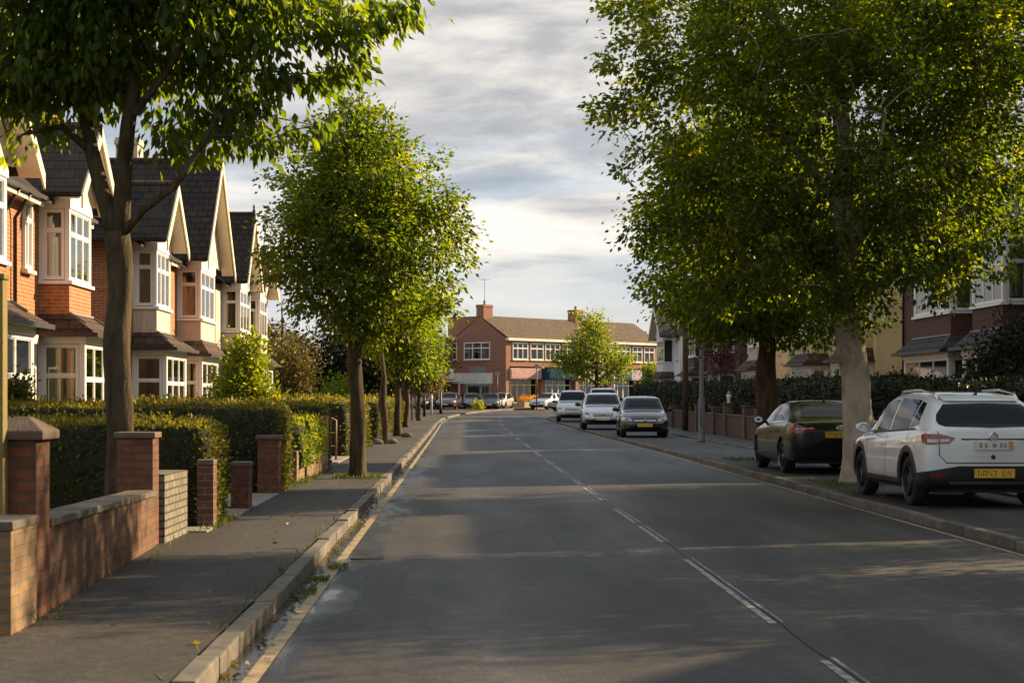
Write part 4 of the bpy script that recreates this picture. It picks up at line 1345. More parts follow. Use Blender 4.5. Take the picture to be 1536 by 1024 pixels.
# lower left range with its own lit front, and the gable-end shops between
TC = frame_T((-1.0, 169.3, GB), (0.75, -0.66), (-0.66, -0.75))
SB = thing('shop_wing', 'lower flat-topped red brick wing left of the parade with white shop fascias', 'building', TC((-4, 4, 0)))
mb = MB()
mb.box(-7, 0, 0.02, 9.5, -0.3, 6.5, 0, TC)
mb.build('wall', M['brick_parade'], SB)
mb = MB()
mb.box(-7.2, 0.3, -0.05, 9.7, 6.501, 6.72, 0, TC)
mb.build('roof', M['cream_paint'], SB)
for (yy, ww) in ((0.8, 1.5), (3.0, 1.5), (5.2, 1.9)):
    window(SB, TC, (0.004, yy, 4.4), 'f', ww, 1.6, 2, 0.62, 'upvc', 'net')
mb = MB()
mb.box(0.003, 0.25, 0.2, 8.5, 2.75, 3.75, 0, TC)
mb.build('shop_sign', M['sign_white'], SB)
mb = MB()
mb.box(0.003, 1.3, 0.4, 6.5, 2.5, 2.62, 0, TC)
for yy in (0.5, 3.3, 6.3):
    mb.box(1.15, 1.28, yy, yy + 0.12, -0.1, 2.499, 0, TC)
mb.box(0.003, 0.06, 0.6, 1.3, 0.0, 2.3, 1, TC)
mb.box(0.003, 0.05, 2.2, 4.2, 0.4, 2.3, 1, TC)
mb.build('canopy', [M['white_awning'], M['glass']], SB)
# end wall of the parade facing down the street: windows, shop front, grey panels
TE = frame_T((3.85, 165, GB), (-0.66, -0.75), (-0.75, 0.66))
for (yy, ww, zz, hh, cols) in ((1.9, 3.2, 4.55, 1.6, 3), (6.0, 1.2, 4.55, 1.6, 2)):
    window(PB, TE, (0.004, yy, zz), 'f', ww, hh, cols, 0.66, 'upvc', 'pair')
mb = MB()
mb.box(0.003, 0.12, 1.6, 6.6, 2.3, 3.3, 0, TE)
mb.box(0.003, 0.1, 2.4, 4.4, 3.301, 3.9, 1, TE)
mb.box(0.003, 0.1, 1.7, 4.9, 0.3, 2.28, 1, TE)
mb.build('shop_panel', [M['sign_white'], M['lead']], PB)
mb = MB()
mb.box(0.12, 0.16, 2.0, 2.9, 0.4, 2.1, 0, TE)
mb.box(0.12, 0.16, 3.1, 4.6, 0.6, 2.1, 0, TE)
mb.build('pane', M['glass'], PB)

# single-storey brick building with pale canopies, beyond the left gardens
LB = thing('low_building', 'single-storey brick building with pale sloping canopies beyond the left gardens', 'building', (-8, 124, gz(124)))
mb = MB()
mb.box(-14, -3.9, 122, 130, gz(124) - 0.2, 3.95)
mb.build('wall', M['brick_dark'], LB)
mb = MB()
mb.box(-14.2, -3.7, 121.7, 130.2, 3.951, 4.15)
mb.build('roof', M['gutter'], LB)
mb = MB()
for xa, xb in ((-11.2, -7.3), (-7.1, -3.9)):
    mb.add([(xa, 119.9, 2.55), (xb, 119.9, 2.55), (xb, 121.99, 3.5), (xa, 121.99, 3.5), (xa, 119.9, 2.65), (xb, 119.9, 2.65), (xb, 121.99, 3.6), (xa, 121.99, 3.6)],
           [(0, 3, 2, 1), (4, 5, 6, 7), (0, 1, 5, 4), (1, 2, 6, 5), (2, 3, 7, 6), (3, 0, 4, 7)])
mb.build('canopy', M['white_awning'], LB)
mb = MB()
for xa in (-10.8, -8.6, -6.4, -4.4):
    mb.tube([(xa, 120.1, 0.2), (xa, 120.1, 2.6)], 0.06, 6)
mb.build('canopy_post', M['gutter'], LB)
# ------------------------------------------------------------------ left front boundaries: pillars, walls, hedges, gates
PZ = 0.11


def pillar(label, x0, x1, y0, y1, top, mat='brick_pillar', cap='pyramid', group='brick gate pillars', name='gate_pillar', capm='cap', over=0.05, z0=PZ):
    root = thing(name, label, 'pillar', ((x0 + x1) / 2, (y0 + y1) / 2, z0), group)
    mb = MB()
    mb.box(x0, x1, y0, y1, z0 - 0.05, top)
    mb.build('shaft', M[mat], root, bevel=0.008)
    mb = MB()
    a, b, c, d = x0 - over, x1 + over, y0 - over, y1 + over
    if cap == 'pyramid':
        mx, my = (a + b) / 2, (c + d) / 2
        k = 0.05
        v = [(a, c, top + .002), (b, c, top + .002), (b, d, top + .002), (a, d, top + .002), (a, c, top + 0.06), (b, c, top + 0.06), (b, d, top + 0.06), (a, d, top + 0.06),
             (mx - k, my - k, top + 0.15), (mx + k, my - k, top + 0.15), (mx + k, my + k, top + 0.15), (mx - k, my + k, top + 0.15)]
        mb.add(v, [(3, 2, 1, 0), (0, 1, 5, 4), (1, 2, 6, 5), (2, 3, 7, 6), (3, 0, 4, 7), (4, 5, 9, 8), (5, 6, 10, 9), (6, 7, 11, 10), (7, 4, 8, 11), (8, 9, 10, 11)])
    else:
        mb.box(a, b, c, d, top + .002, top + 0.06)
    mb.build('cap', M[capm], root, bevel=0.012)
    return root


def wall_run(label, pts, thick, heights, mat='brick_wall', cop=True, group=None, name='garden_wall', z0=PZ, side=-1):
    """low wall along pts [(x, y)], thickness towards side; heights: absolute top at each point"""
    p0 = Vector((pts[0][0], pts[0][1], z0))
    root = thing(name, label, 'wall', p0, group)
    mb = MB()
    mc = MB()
    for i in range(len(pts) - 1):
        a, b = Vector((*pts[i], 0)), Vector((*pts[i + 1], 0))
        d = (b - a).normalized()
        n = Vector((d.y, -d.x, 0)) * side
        h0, h1 = heights[i], heights[i + 1]
        q = [a, b, b + n * thick, a + n * thick]
        lo = [(p.x, p.y, z0 - 0.06) for p in q]
        hi = [(q[0].x, q[0].y, h0), (q[1].x, q[1].y, h1), (q[2].x, q[2].y, h1), (q[3].x, q[3].y, h0)]
        mb.hexa(lo + hi)
        if cop:
            L = (b - a).length
            k = max(1, int(L / 0.6))
            for j in range(k):
                s, e = a.lerp(b, j / k) + d * 0.004, a.lerp(b, (j + 1) / k) - d * 0.004
                z_s, z_e = h0 + (h1 - h0) * j / k, h0 + (h1 - h0) * (j + 1) / k
                jz = random.uniform(0, 0.004)
                qq = [s - n * 0.03, e - n * 0.03, e + n * (thick + 0.03), s + n * (thick + 0.03)]
                zz = [z_s, z_e, z_e, z_s]
                mc.hexa([(p.x, p.y, z + .002) for p, z in zip(qq, zz)] + [(p.x, p.y, z + 0.055 + jz) for p, z in zip(qq, zz)])
    mb.build('brickwork', M[mat], root)
    if cop:
        mc.build('coping', M['coping'], root, bevel=0.008)
    return root


GP_ = 'brick gate pillars on the left pavement'
# mossy timber post at the very left edge
r = thing('gate_post', 'tall weathered timber post green with moss at the left edge, behind the lowest pillar', 'post', (-3.02, 11.58, PZ))
M['moss_wood'] = simple('mossy_wood', (0.2, 0.15, 0.05), 0.9, 0.35, 2.0, 0.6, 30, dirt=(0.08, 0.1, 0.015), dirt_amt=0.9, stretch=(3, 3, 0.7))
mb = MB(); mb.box(-3.1, -2.95, 11.52, 11.645, PZ - 0.05, 2.3); mb.build('shaft', M['moss_wood'], r, bevel=0.015)
mb = MB(); mb.box(-3.11, -2.94, 11.51, 11.655, 2.302, 2.34); mb.build('cap', M['moss_wood'], r, bevel=0.01)
pillar('low buff brick pillar with a flat stone cap, nearest the camera at the left edge', -3.1, -2.73, 10.85, 11.5, 0.74, 'brick_buff', 'flat', GP_, capm='coping', over=0.015)
pillar('tall dark red brick pillar with a weathered pyramid cap beside the low buff pillar', -3.03, -2.77, 11.66, 12.04, 1.27, 'brick_pillar', 'pyramid', GP_, over=0.055)
wall_run('long low red brick garden wall with flat coping along the near left pavement', [(-2.79, 12.06), (-2.97, 17.28)], 0.22, [0.68, 0.6], group=None)
pillar('dark red brick pillar with stepped flat cap at the far end of the long brick wall', -3.34, -2.99, 17.3, 17.64, 1.15, 'brick_pillar', 'flat', GP_, capm='cap', over=0.025)
wall_run('short white-painted brick wall with mossy top beside the dark pillar', [(-2.94, 17.68), (-2.92, 19.0)], 0.3, [0.79, 0.78], mat='brick_white', cop=False)
pillar('slim brick gate pier lit on one edge, at the cut end of the tall clipped hedge', -2.93, -2.75, 19.75, 20.02, 0.8, 'brick_dull', 'flat', GP_, over=0.005)
hl = [M['leaf_hedge'], M['hedge_core']]
HG = 'clipped hedges between the left front gardens'
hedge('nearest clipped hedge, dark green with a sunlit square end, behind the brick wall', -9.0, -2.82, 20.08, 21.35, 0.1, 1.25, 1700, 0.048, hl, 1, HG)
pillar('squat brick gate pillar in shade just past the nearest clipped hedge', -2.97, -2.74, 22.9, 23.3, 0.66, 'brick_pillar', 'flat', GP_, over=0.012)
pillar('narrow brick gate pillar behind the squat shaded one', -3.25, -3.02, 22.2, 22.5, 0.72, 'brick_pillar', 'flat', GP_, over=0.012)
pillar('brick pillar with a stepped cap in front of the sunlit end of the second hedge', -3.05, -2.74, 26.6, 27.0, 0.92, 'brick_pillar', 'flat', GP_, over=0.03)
hedge('long dark clipped hedge topped with growth painted a sunlit yellow-green, second from the camera', -9.0, -2.84, 27.2, 29.5, 0.1, 1.4, 900, 0.056, hl, 2, HG)
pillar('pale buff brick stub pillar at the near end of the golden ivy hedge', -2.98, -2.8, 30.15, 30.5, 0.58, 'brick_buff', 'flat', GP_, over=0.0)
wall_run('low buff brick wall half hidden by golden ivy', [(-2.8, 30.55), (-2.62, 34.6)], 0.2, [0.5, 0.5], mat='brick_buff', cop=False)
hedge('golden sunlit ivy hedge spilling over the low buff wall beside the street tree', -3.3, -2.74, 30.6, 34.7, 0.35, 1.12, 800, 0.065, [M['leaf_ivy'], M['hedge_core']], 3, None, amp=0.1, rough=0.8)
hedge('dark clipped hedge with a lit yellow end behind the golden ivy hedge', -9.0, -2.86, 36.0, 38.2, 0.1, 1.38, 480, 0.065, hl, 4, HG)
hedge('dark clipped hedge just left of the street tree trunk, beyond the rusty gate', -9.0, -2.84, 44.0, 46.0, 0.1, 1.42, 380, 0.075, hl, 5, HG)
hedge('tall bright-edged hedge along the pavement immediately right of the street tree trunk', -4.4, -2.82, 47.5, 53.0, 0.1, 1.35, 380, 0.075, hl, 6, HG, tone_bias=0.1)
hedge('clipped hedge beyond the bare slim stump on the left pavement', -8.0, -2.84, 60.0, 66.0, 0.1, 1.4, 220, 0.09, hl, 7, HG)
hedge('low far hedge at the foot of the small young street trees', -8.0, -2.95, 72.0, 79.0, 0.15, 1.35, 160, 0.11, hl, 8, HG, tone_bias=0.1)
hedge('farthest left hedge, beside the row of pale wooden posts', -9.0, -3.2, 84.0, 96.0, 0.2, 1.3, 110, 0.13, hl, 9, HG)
# slabs at garden gates
mb = MB()
for (a, b) in ((19.05, 19.7), (21.5, 22.85), (23.4, 26.5), (35.0, 35.9), (39.0, 43.0)):
    mb.box(-5.5, -2.72, a, b, 0.05, 0.135)
struct('garden_path', mb, M['concrete'], bevel=0.01)
# thin metal gate
M['rust_pipe'] = simple('rusty_tube', (0.2, 0.1, 0.055), 0.6, 0.4, 8.0)
r = thing('garden_gate', 'open rusty tubular gate frame standing at a garden entrance before the street tree', 'gate', (-2.95, 39.6, PZ))
mb = MB()
mb.tube([(-2.88, 40.5, PZ), (-2.88, 40.5, 1.02), (-2.95, 40.45, 1.06), (-3.35, 40.2, 1.1), (-3.42, 40.15, 1.02), (-3.42, 40.15, PZ)], 0.025, 7)
mb.build('frame', M['rust_pipe'], r, smooth=True, recalc=False)
mb = MB()
for z in (0.45, 0.75):
    mb.tube([(-2.88, 40.5, z), (-3.42, 40.15, z)], 0.014, 6)
for k in range(1, 5):
    t = k / 5
    mb.tube([(-2.88 - 0.54 * t, 40.5 - 0.35 * t, 0.2), (-2.88 - 0.54 * t, 40.5 - 0.35 * t, 1.04)], 0.01, 5)
mb.build('rail', M['rust_pipe'], r, smooth=True, recalc=False)
r = thing('gate_post', 'plain sunlit timber gate post at the far end of the golden ivy hedge', 'post', (-2.7, 35.1, PZ))
M['wood_post'] = simple('weathered_post_wood', (0.3, 0.19, 0.1), 0.85, 0.3, 4.0, 0.4, stretch=(4, 4, 0.6))
mb = MB(); mb.box(-2.78, -2.65, 35.0, 35.14, PZ - .05, 1.15); mb.build('shaft', M['wood_post'], r, bevel=0.012)
mb = MB(); mb.box(-2.79, -2.64, 34.99, 35.15, 1.152, 1.18); mb.build('cap', M['wood_post'], r, bevel=0.008)
# bare slim ivy stump
r = thing('tree_stump', 'slim dead tree stem wrapped in dark ivy standing on the left pavement', 'stump', (-2.45, 55.5, PZ))
mb = MB()
mb.tube([(-2.45, 55.5, 0.05), (-2.42, 55.5, 0.25), (-2.44, 55.5, 0.8), (-2.52, 55.5, 1.3), (-2.47, 55.5, 2.1), (-2.56, 55.5, 3.2)], [0.2, 0.12, 0.1, 0.13, 0.09, 0.04], 9, wob=0.4)
mb.build('trunk', M['bark'], r, smooth=True, recalc=False)
for k, (x, y) in enumerate(((-2.65, 54.6), (-2.2, 55.1), (-2.05, 64.0))):
    bmx = bmesh.new()
    bmesh.ops.create_icosphere(bmx, subdivisions=2, radius=0.16)
    for v in bmx.verts:
        v.co = Vector((v.co.x * 1.3, v.co.y, v.co.z * 0.75)) * (1 + 0.35 * noise.noise(v.co * 5 + Vector((k * 7, 0, 0))))
        v.co += Vector((x, y, PZ + 0.07))
    me = bpy.data.meshes.new('rubble_stone'); bmx.to_mesh(me); bmx.free()
    me.materials.append(M['coping'])
    o = bpy.data.objects.new('rubble_stone', me); COL.objects.link(o)
    tag(o, ('broken kerb stone lying left of the ivy stump foot', 'broken kerb stone lying right of the ivy stump foot', 'lone stone at the foot of the small street tree')[k], 'stone', 'loose stones on the left pavement')

# ------------------------------------------------------------------ shrubs
gb = (M['bark'], M['leaf_ivy'])
shrub('garden_bush', 'tall bright green bush in front of the cream house bays on the left', 'bush', (-5.6, 45.2, 0.1),
      [((-5.6, 45.2, 1.3), (0.75, 0.7, 1.1)), ((-5.45, 45.2, 2.3), (0.45, 0.45, 0.75)), ((-5.15, 45.2, 1.0), (0.5, 0.5, 0.8))], 200, 90, 0.1, gb, 4, 0.15, tone_bias=0.1)
shrub('garden_bush', 'round green shrub under the ground-floor bay of the nearest red brick house', 'bush', (-7.35, 29.8, 0.1),
      [((-7.45, 29.8, 0.9), (0.45, 0.5, 0.8)), ((-7.4, 29.8, 1.6), (0.25, 0.3, 0.4))], 60, 70, 0.075, (M['bark'], M['leaf_hedge']), 5, 0.11)
shrub('garden_bush', 'loose shrub with pale blossom-like leaves below the white bay of the nearest brick house', 'bush', (-6.6, 28.8, 0.1),
      [((-6.6, 28.8, 0.75), (0.9, 0.5, 0.55))], 60, 60, 0.075, gb, 6, 0.13, tone_bias=0.2)
shrub('garden_shrub', 'straggly grey-brown autumn shrub beyond the last left house', 'shrub', (-7.6, 80, 0.15),
      [((-7.9, 80, 2.0), (1.0, 1.0, 1.5)), ((-7.3, 80, 3.1), (0.7, 0.8, 1.1)), ((-8.4, 80, 3.4), (0.6, 0.6, 1.0))], 90, 34, 0.15, (M['bark'], M['leaf_rust']), 7, 0.3, 7)
shrub('garden_shrub', 'low yellow-green shrub right of the straggly autumn shrub', 'shrub', (-5.6, 82, 0.15),
      [((-5.6, 82, 1.2), (1.2, 1.0, 1.1))], 70, 60, 0.16, gb, 8, 0.25, 5, tone_bias=-0.1)
shrub('garden_shrub', 'small lime-yellow shrub between the cars parked outside the parade', 'shrub', (1.2, 152, 0.4), [((1.2, 152, 0.7), (0.35, 0.3, 0.4))], 30, 30, 0.13, gb, 9, 0.16, 4, tone_bias=0.3)
shrub('garden_bush', 'broad dark evergreen bush in front of the right-edge brick house', 'bush', (12.2, 41.5, 0.13),
      [((12.5, 41.2, 1.4), (1.0, 1.3, 1.4)), ((12.7, 41.5, 2.5), (0.7, 0.9, 0.8))], 140, 90, 0.1, (M['bark'], M['leaf_dark']), 10, 0.22)
shrub('garden_shrub', 'thin green shrub against the parade end beside the white gabled house', 'shrub', (15.6, 147, 0.4), [((15.6, 147, 1.8), (0.9, 0.9, 1.5)), ((15.4, 147, 3.4), (0.6, 0.6, 0.9))], 60, 50, 0.22, gb, 12, 0.28, 4, tone_bias=-0.1)

# ------------------------------------------------------------------ right boundary: footway walls, pillars, long hedges
RZ = 0.15
hd = [M['leaf_dark'], M['hedge_core']]
HR = 'dark hedges behind the right footway wall'
for i, (a, b, z, lab) in enumerate(((30.0, 41.0, 1.75, 'dark overgrown hedge right of the white car, nearest the camera on the right'), (41.6, 49.5, 1.95, 'dark hedge behind the white car and the pale tree trunk'),
                                    (50.2, 60.0, 1.98, 'dark hedge between the pale trunk and the dark trunk, above the black saloon'), (60.8, 71.5, 2.0, 'dark hedge immediately left of the dark trunk'),
                                    (72.4, 86.0, 2.05, 'dark hedge around the foot of the grey lamp post'), (87.0, 104.0, 2.1, 'farthest dark hedge on the right, below the white gabled house'))):
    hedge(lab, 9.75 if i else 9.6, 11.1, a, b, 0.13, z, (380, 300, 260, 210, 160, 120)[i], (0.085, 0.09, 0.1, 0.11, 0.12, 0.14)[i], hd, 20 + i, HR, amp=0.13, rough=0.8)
GPR = 'brick pillars of the right footway wall'
ys = [47.0, 51.0, 53.4, 57.5, 60.0, 64.5, 67.5, 72.5, 76.5, 81.0]
wall_run('low dull brick wall with pillars along the right footway', [(9.4, 46.0), (9.45, 84.0)], 0.22, [0.85, 0.9], mat='brick_dark', side=1, z0=RZ)
cap_note = ['nearest the black saloon', 'just behind the black saloon roof', 'left of the dark trunk', 'second left of the dark trunk', 'third left of the dark trunk', 'topped by a pale stone', 'midway between lamp post and dark trunk', 'close right of the grey lamp post', 'close left of the grey lamp post', 'farthest, beside the parked black hatchback']
for i, y in enumerate(ys):
    pillar('dull brick wall pillar on the right footway, ' + cap_note[i], 9.33, 9.72, y, y + 0.42, 1.12 + 0.08 * (i % 3), 'brick_brown', 'flat', GPR, 'wall_pillar', 'coping', 0.03, RZ)
r = thing('stone_urn', 'pale stone urn standing on a right footway pillar left of the dark trunk', 'urn', (9.52, 64.7, 1.345))
mb = MB(); mb.lathe([(0.07, 0), (0.07, 0.03), (0.04, 0.06), (0.07, 0.13), (0.09, 0.22), (0.1, 0.28), (0.08, 0.29)], (9.52, 64.7, 1.345), 'z', 14)
mb.build('bowl', M['render_white'], r, smooth=True)
mb = MB(); mb.lathe([(0.07, 0), (0.05, 0.08), (0.02, 0.11)], (9.52, 64.7, 1.637), 'z', 10); mb.build('finial', M['lead'], r, smooth=True)
# wheelie bin tops and a low shelter over the wall
M['bin'] = simple('grey_bin_plastic', (0.1, 0.1, 0.1), 0.5, 0.15, 3.0)
for i, (x, y, lab) in enumerate(((10.0, 59.0, 'grey wheeled bin with sloping lid behind the right wall, near the dark trunk'), (9.98, 71.0, 'grey wheeled bin with sloping lid behind the right wall, near the lamp post'))):
    r = thing('wheeled_bin', lab, 'bin', (x, y, RZ), 'wheeled bins')
    mb = MB()
    mb.hexa([(x - .22, y - .24, .2), (x + .22, y - .24, .2), (x + .22, y + .24, .2), (x - .22, y + .24, .2), (x - .28, y - .3, 1.15), (x + .28, y - .3, 1.15), (x + .28, y + .32, 1.15), (x - .28, y + .32, 1.15)])
    mb.build('body', M['bin'], r, bevel=0.02)
    mb = MB()
    mb.hexa([(x - .3, y - .33, 1.152), (x + .3, y - .33, 1.152), (x + .3, y + .36, 1.152), (x - .3, y + .36, 1.152), (x - .3, y - .33, 1.19), (x + .3, y - .33, 1.19), (x + .3, y + .3, 1.27), (x - .3, y + .3, 1.27)])
    mb.build('lid', M['bin'], r, bevel=0.015)
    mb = MB()
    for s in (-1, 1):
        mb.lathe([(0.1, -0.025), (0.1, 0.025)], (x + s * .22, y + .26, .25), 'x', 12)
    mb.build('wheel', M['gutter'], r)

# ------------------------------------------------------------------ trees
tb = M['bark']
# forked foreground tree, left
B1 = (-3.57, 18.6, 0.1)
P1 = lambda px, py, y=18.6: tuple(pt(px, py, y))
lim = lambda *a: [(*P1(px, py, y), r) for px, py, y, r in a]
ex = []
rr = random.Random(3)
for (px, py, s, n) in ((440, 25, .2, 150), (478, 35, .2, 150), (515, 48, .18, 130), (552, 40, .17, 120), (585, 25, .15, 100), (612, 12, .12, 70), (540, 15, .17, 90), (500, 10, .18, 110), (405, 112, .12, 60), (440, 118, .15, 110), (478, 118, .14, 105),
                       (512, 108, .13, 90), (537, 98, .09, 50), (345, 165, .2, 150), (372, 195, .17, 130), (398, 212, .13, 90), (345, 120, .2, 150), (330, 215, .14, 70), (385, 150, .15, 90), (432, 190, .08, 22), (458, 200, .09, 30), (480, 188, .07, 20),
                       (496, 172, .05, 12), (285, 215, .15, 60), (250, 215, .12, 40), (395, 60, .22, 170), (360, 40, .24, 190), (320, 90, .24, 190), (300, 165, .24, 170), (270, 190, .24, 150), (60, 120, .3, 140), (20, 150, .26, 120), (105, 125, .22, 100), (25, 215, .14, 30), (75, 200, .13, 30)):
    ex.append((P1(px, py, 18.6 + rr.uniform(-0.6, 0.6)), s * 0.85, n))
tree('broadleaf_tree', 'forked street-side tree with large drooping leaves in the left foreground garden', 'tree', B1,
     [(*B1[:2], 0.05, 0.19), (-3.57, 18.6, 0.4, 0.15), (-3.55, 18.6, 1.4, 0.132), (*P1(175, 400), 0.129), (*P1(174, 345), 0.12)],
     [lim((172, 352, 18.6, 0.101), (155, 290, 18.6, 0.089), (138, 225, 18.7, 0.08), (118, 140, 18.8, 0.068), (85, 30, 18.9, 0.051), (60, -80, 18.9, 0.025)),
      lim((178, 350, 18.6, 0.097), (184, 270, 18.5, 0.085), (190, 190, 18.4, 0.076), (205, 90, 18.3, 0.063), (215, -30, 18.4, 0.042), (220, -160, 18.4, 0.017)),
      lim((182, 350, 18.6, 0.051), (215, 312, 18.3, 0.042), (258, 282, 18.2, 0.036), (310, 205, 18.3, 0.03), (352, 122, 18.5, 0.025), (400, 70, 18.6, 0.019), (455, 32, 18.7, 0.012), (520, 42, 18.8, 0.008)),
      lim((362, 108, 18.5, 0.017), (395, 105, 18.6, 0.012), (440, 112, 18.6, 0.009), (500, 108, 18.6, 0.007)),
      lim((330, 165, 18.4, 0.017), (392, 165, 18.6, 0.01), (420, 178, 18.7, 0.008), (470, 188, 18.8, 0.005)),
      lim((140, 230, 18.7, 0.042), (90, 190, 18.6, 0.034), (40, 200, 18.4, 0.021)),
      lim((192, 180, 18.4, 0.042), (250, 110, 18.1, 0.034), (300, 20, 18, 0.025), (330, -80, 18, 0.013))],
     [((-4.565, 18.685, 5.55), (1.437, 1.353, 1.05)), ((-3.466, 18.515, 5.75), (1.268, 1.353, 1.05)), ((-3.635, 18.6, 6.834), (1.86, 1.691, 1.268)), ((-2.705, 18.431, 6.073), (1.099, 1.099, 0.845))],
     170, 150, 0.13, (tb, M['leaf_big']), 1, 0.185, 0.75, ex, 'street trees', width=0.5, sep=0.25, bias=0.25)

# rounded tree on the left pavement, middle distance
B2 = (-1.9, 31.9, 0.115)
tree('broadleaf_tree', 'full rounded leafy street tree standing in the left pavement edge, middle distance', 'tree', B2,
     [(-1.9, 31.9, 0.06, 0.21), (-1.9, 31.9, 0.3, 0.148), (-1.9, 31.9, 1.2, 0.132), (-1.91, 31.9, 2.4, 0.125), (-1.93, 31.9, 2.9, 0.12), (-1.95, 31.95, 4.2, 0.07), (-1.95, 31.9, 5.6, 0.04), (-1.98, 31.9, 6.5, 0.015)],
     [[(-1.9, 31.9, 2.3, .06), (-1.62, 31.85, 3.0, .05), (-1.3, 31.8, 3.8, .035), (-0.9, 31.8, 4.8, .015)], [(-1.93, 31.9, 2.8, .05), (-2.4, 31.8, 3.4, .04), (-2.9, 31.8, 4.3, .015)],
      [(-1.92, 31.9, 2.6, .05), (-1.9, 31.3, 3.4, .035), (-1.8, 30.9, 4.4, .015)], [(-1.93, 31.9, 3.2, .05), (-2.0, 32.6, 4.0, .035), (-2.0, 33, 4.8, .015)], [(-1.95, 31.95, 4.0, .04), (-1.4, 31.9, 5.2, .03), (-1.2, 31.9, 6.0, .01)]],
     [((-1.70, 31.9, 4.0), (1.56, 1.55, 1.3)), ((-1.78, 31.9, 5.0), (1.3, 1.35, 1.0)), ((-1.92, 31.9, 5.8), (0.8, 0.85, 0.75)), ((-2.02, 31.9, 6.4), (0.36, 0.36, 0.5))],
     280, 125, 0.094, (tb, M['leaf_lime']), 2, 0.19, 0.3, [(tuple(pt(px, py, 31.9)), 0.11, 45) for px, py in ((520, 158), (553, 182), (585, 195), (620, 220), (655, 235), (690, 300), (405, 265), (425, 260), (400, 330), (395, 375), (430, 235), (700, 340), (470, 190), (640, 255))],
     'street trees', sep=0.2, bias=0.3, shoots=80)

# smaller trees further along the left pavement
for i, (x, y, r0, blobs, n, lab, leafm) in enumerate((
        (-2.45, 66.0, 0.13, [((-2.4, 66, 4.4), (1.45, 1.6, 1.6)), ((-2.1, 66, 3.4), (1.0, 1.1, 0.9))], 150, 'second street tree on the left, slim trunk just right of the rounded tree', 'leaf_lime'),
        (-2.7, 84.0, 0.12, [((-2.5, 84, 4.0), (1.5, 1.6, 1.5)), ((-2.0, 84, 3.2), (0.9, 1.2, 0.8))], 120, 'third street tree on the left with a thin sunlit stem', 'leaf_lime'),
        (-2.6, 103.0, 0.12, [((-2.6, 103, 3.3), (1.2, 1.4, 1.3)), ((-2.1, 103, 2.5), (0.9, 1.1, 0.7))], 110, 'last small street tree on the left, olive crown in front of the parade wing', 'leaf_rust'))):
    z = gz(y) + 0.11
    tree('broadleaf_tree', lab, 'tree', (x, y, z), [(x, y, z - .05, r0 * 1.5), (x, y, z + .3, r0), (x + .03, y, z + 1.8, r0 * .85), (x + .05, y, z + 3.2, r0 * .5), (x + .1, y, z + 4.6, .03)],
         [[(x + .03, y, z + 1.7, r0 * .5), (x + .5, y, z + 2.6, .04), (x + .9, y, z + 3.4, .015)], [(x + .03, y, z + 1.9, r0 * .5), (x - .5, y, z + 2.9, .04), (x - .8, y, z + 3.9, .015)]],
         blobs, n, 70, 0.15, (tb, M[leafm]), 31 + i, 0.28, 0.3, (), 'street trees', trunk_sides=10)

# big pale-trunked tree, right
B3 = (6.62, 30.1, 0.105)
tree('broadleaf_tree', 'huge leafy street tree with a pale blotched trunk between the white car and black saloon', 'tree', B3,
     [(6.66, 30.1, 0.05, 0.40), (6.63, 30.1, 0.35, 0.30), (6.58, 30.1, 1.2, 0.255), (6.5, 30.1, 2.2, 0.225), (6.44, 30.1, 3.0, 0.21), (6.36, 30.1, 4.4, 0.17), (6.3, 30.1, 6.5, 0.12), (6.2, 30.1, 8.0, 0.07), (6.1, 30.1, 9.6, 0.02)],
     [[(6.44, 30.1, 3.0, .1), (7.3, 30.0, 3.7, .07), (8.2, 29.8, 4.6, .045), (9.0, 29.7, 5.4, .015)], [(6.42, 30.1, 3.3, .1), (5.5, 30.1, 4.2, .07), (4.3, 30.0, 5.0, .045), (3.2, 30.0, 5.6, .015)],
      [(6.38, 30.1, 4.2, .09), (7.4, 30.2, 5.6, .06), (8.6, 30.3, 7.2, .02)], [(6.36, 30.1, 4.6, .09), (5.2, 30.2, 6.2, .06), (4.0, 30.2, 7.8, .02)], [(6.4, 30.1, 3.6, .08), (6.5, 28.9, 4.8, .05), (6.5, 27.8, 6, .02)],
      [(6.36, 30.1, 4.4, .08), (6.3, 31.4, 5.8, .05), (6.2, 32.3, 7, .02)], [(6.3, 30.1, 6.4, .08), (7.3, 30, 7.9, .05), (7.8, 30, 9.2, .015)], [(6.3, 30.1, 6.8, .08), (5.0, 30, 8.0, .05), (4.2, 30, 9.0, .015)]],
     [((6.0, 30.2, 6.2), (3.3, 2.9, 2.7)), ((5.9, 30.1, 8.0), (3.45, 2.9, 1.9)), ((9.2, 30.2, 7.9), (2.4, 2.4, 1.8)), ((7.8, 29.9, 4.6), (1.75, 1.9, 1.25)), ((4.3, 30.1, 4.4), (1.5, 1.8, 1.35)), ((6.2, 29.6, 3.9), (2.2, 1.8, 1.0)), ((8.6, 30, 7.2), (1.9, 2.0, 2.0))],
     640, 155, 0.105, (M['bark_pale'], M['leaf_plane']), 3, 0.21, 0.25, [(tuple(pt(px, py, 30.1)), 0.09, 22) for px, py in ((905, 100), (915, 160), (940, 262), (950, 345), (955, 410), (1505, 345), (1480, 400))],
     'street trees', sep=0.32, bias=0.31, trunk_sides=20, shoots=150)
